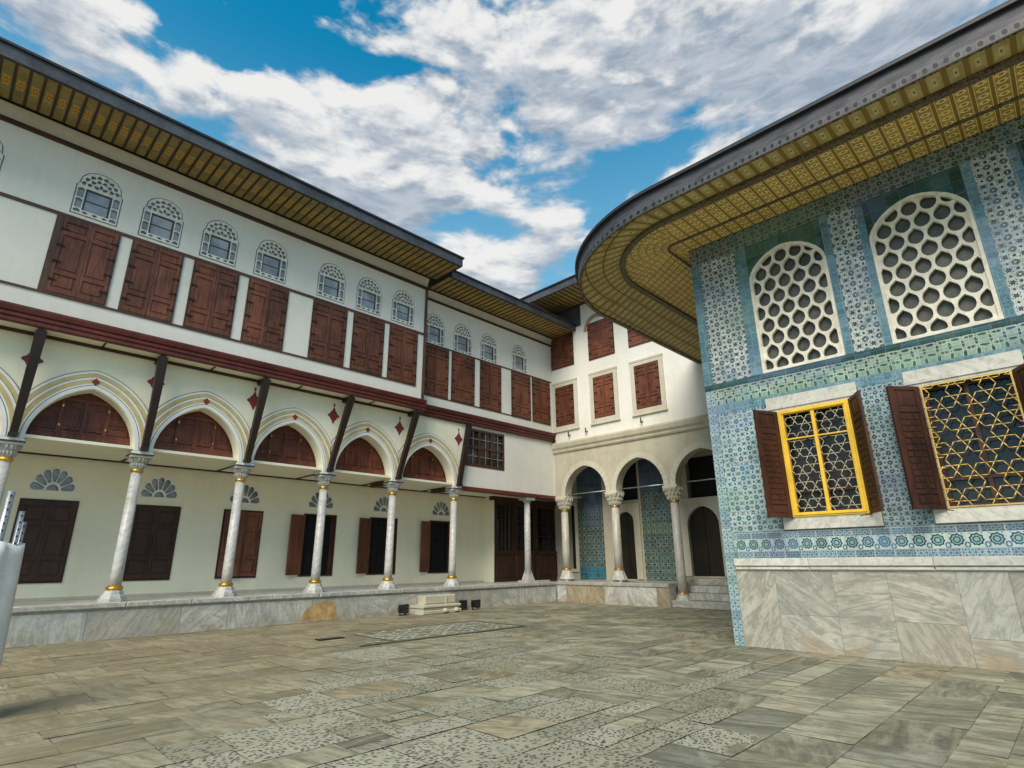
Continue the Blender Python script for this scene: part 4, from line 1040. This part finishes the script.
# soffit rings, in world coordinates turned local
YB = -5.4; XBk = KX + KD
def ringpts(X_, Y_, cx, cy, m_=26, ns=14, ne=10):
    """world outline: straight side (x = X_) up to cy, elliptical corner, straight side (y = Y_); returns (pts, s)"""
    pts = []; ss = []
    S0, LF = 5.2, 4.1
    for i in range(ns): t = i / ns; y = YB + (cy - YB) * t; pts.append((X_, y)); ss.append(y)
    for i in range(m_ + 1):
        a = PI / 2 * i / m_; pts.append((cx - (cx - X_) * math.cos(a), cy + (Y_ - cy) * math.sin(a))); ss.append(cy + (S0 + LF - cy) * i / m_)
    for i in range(1, ne + 1): t = i / ne; x = cx + (XBk - cx) * t; pts.append((x, Y_)); ss.append(S0 + LF + x - cx)
    return pts, ss
loc_ = lambda p, z: (KY - p[1], p[0] - KX, z)
R_wall = ringpts(11.58, 5.37, 11.62, 5.33); R_thin = ringpts(10.98, 5.62, 11.2, 5.42); R_thin2 = ringpts(10.94, 5.66, 11.2, 5.42)
R_mid = ringpts(10.02, 7.12, 12.15, 5.0); R_mid2 = ringpts(9.90, 7.27, 12.2, 4.97)
R_in = ringpts(9.36, 8.86, 13.1, 4.9); R_out = ringpts(9.30, 8.98, 13.2, 4.9); R_lip = ringpts(9.22, 9.06, 13.2, 4.9)
def loft(mb, Ra, Rb, za, zb, va, vb, vs=None):
    A_, sa = Ra; B_, sb_ = Rb
    w_ = [math.dist(A_[i], B_[i]) for i in range(len(A_))]
    for i in range(len(A_) - 1):
        v0, v1 = (vb, vb) if vs is None else (w_[i] / vs + va, w_[i + 1] / vs + va)
        mb.quad([loc_(A_[i], za), loc_(A_[i + 1], za), loc_(B_[i + 1], zb), loc_(B_[i], zb)], [(sa[i], va), (sa[i + 1], va), (sb_[i + 1], v1), (sb_[i], v0)])
SZ = 8.70
s_ = MB(); loft(s_, R_wall, R_thin, SZ + .04, SZ + .02, 0, .60, 1.); loft(s_, R_thin2, R_mid, SZ + .02, SZ, .6, 1.6, 1.); Pk(s_, 'gilded_soffit', 'sof_gold')
s_ = MB(); loft(s_, R_mid2, R_in, SZ + .02, SZ - .01, 0, .999, .52); Pk(s_, 'slatted_soffit', 'sof_slat')
def ribloft(Ra, Rb, z, dp, name, mat):
    mb = MB(); loft(mb, Ra, Rb, z - dp, z - dp, 0, .2); loft(mb, Ra, Ra, z + .04, z - dp, 0, .1); loft(mb, Rb, Rb, z - dp, z + .04, 0, .1); return Pk(mb, name, mat)
ribloft(R_thin, R_thin2, SZ, .03, 'soffit_rib', 'rib'); ribloft(R_mid, R_mid2, SZ, .06, 'soffit_rib', 'rib')
s_ = MB(); s_.smooth = True; loft(s_, R_in, R_in, SZ + .05, SZ - .05, .36, .30); loft(s_, R_in, R_out, SZ - .05, SZ - .05, .30, .28); Pk(s_, 'eave_rim', 'rib')
s_ = MB(); s_.smooth = True; loft(s_, R_out, R_out, SZ - .05, SZ + .36, 0, .41); Pk(s_, 'eave_fascia', 'fascia_k')
s_ = MB(); loft(s_, R_out, R_lip, SZ + .36, SZ + .37, 0, .05); loft(s_, R_lip, R_lip, SZ + .37, SZ + .43, 0, .05); Pk(s_, 'eave_edge', 'leadedge')
s_ = MB(); R_top = ringpts(12.6, 6.0, 15.5, 3.5); loft(s_, R_lip, R_top, SZ + .44, SZ + 1.7, 0, 3); loft(s_, R_top, ringpts(16, 2., 17, 1), SZ + 1.7, SZ + 2.9, 3, 6)
Pk(s_, 'roof', 'lead')

# ================================================================== small things in the courtyard
random.seed(21)
t = thing('mounting_block', 'carved marble step block of two tiers set against the low platform', 'step', (12.35, 15.75, 0))
b1 = MB(); b1.r = .2; b1.box(-.75, .85, -.28, .42, .0, .12, .02); b1.box(-.70, .80, -.24, .42, .12, .19, .03); b1.box(-.74, .84, -.27, .42, .19, .27, .02)
for x_ in (.15, .62): b1.lathe([(.02, .02), (.08, .04), (.10, .08), (.07, .14), (.02, .16)], x_, -.29, 10)
b1.build('lower_step', 'stone', t)
b1 = MB(); b1.r = .9; b1.box(-.45, .85, .05, .42, .27, .55, .03); b1.box(.40, .46, .02, .05, .28, .5); b1.build('upper_step', 'stone', t)
def flood(loc, rz, label):
    t = thing('floodlight', label, 'floodlight', loc, rz, 'black floodlights along the platform')
    h = MB(); h.box(-.11, .11, -.11, .11, .08, .31, .03); h.box(-.13, .13, -.14, -.10, .06, .33, .02); h.build('housing', 'iron', t)
    f = MB(); f.box(-.10, .10, -.148, -.141, .09, .30); f.build('lens', 'glass', t)
    s = MB(); s.box(-.15, -.13, -.02, .02, 0, .22); s.box(.13, .15, -.02, .02, 0, .22); s.box(-.15, .15, -.05, .05, 0, .02); s.build('bracket', 'iron', t)
flood((11.15, 15.92, 0), .25, 'black box floodlight left of the marble step block')
flood((13.72, 16.02, .0), -.5, 'black floodlight right of the step block, farther from the slim column')
flood((14.1, 15.78, 0), .1, 'black floodlight standing on the paving nearest the slim column')

t = thing('drain_cover', 'small dark drain cover set in the paving left of the inlaid rectangle', 'drain cover', (6.72, 12.3, .010))
dc = MB(); dc.plate([(-.30, -.11), (.30, -.11), (.30, .11), (-.30, .11)], [], -.012, 0); o = dc.build('rim', 'iron', t); o.rotation_euler = (-PI / 2, 0, 0)
for k in range(7): b3 = MB(); b3.box(-.26 + k * .08, -.22 + k * .08, -.09, .09, .0121, .02); b3.build('bar', 'lead', t)
t = thing('wrapped_pole_bundle', 'bundle of galvanised poles wrapped in white sheeting at the left edge', 'pole bundle', (.50, 9.0, 0), .1)
tb = MB(); tb.smooth = True; rings = []; NZ = 14
for k in range(NZ + 1):
    z = k / NZ * 1.84; base = .40 - .05 * z / 1.84; rg_ = []
    for q_ in range(40):
        a = 2 * PI * q_ / 40; r = base * (1 + .06 * math.sin(a * 9 + z * .5) + .035 * math.sin(a * 17 - z * 1.2)); rg_.append(tb.vert((r * math.cos(a), r * .8 * math.sin(a), z + (.03 * math.sin(a * 3) if k == NZ else 0))))
    rings.append(rg_)
for k in range(NZ):
    for q_ in range(40): l = (q_ + 1) % 40; tb.face((rings[k][q_], rings[k][l], rings[k + 1][l], rings[k + 1][q_]))
top = tb.vert((0, 0, 1.80))
for q_ in range(40): tb.face((rings[-1][q_], rings[-1][(q_ + 1) % 40], top))
tb.build('sheeting', 'fabric', t)
for (x_, y_, h_, r_2) in ((.10, -.05, 2.44, .040), (.25, -.02, 2.22, .030), (.31, .06, 2.10, .026), (.0, .2, 2.0, .026)):
    pm = MB(); pm.lathe([(r_2, .1), (r_2, h_)], x_, y_, 12); pm.cur = 1
    for k in range(6): pm.box(x_ - .008, x_ + .008, y_ - r_2 - .003, y_ - r_2 + .01, h_ - .06 - k * .08, h_ - .04 - k * .08)
    pm.build('pole', ['steel', 'iron'], t)
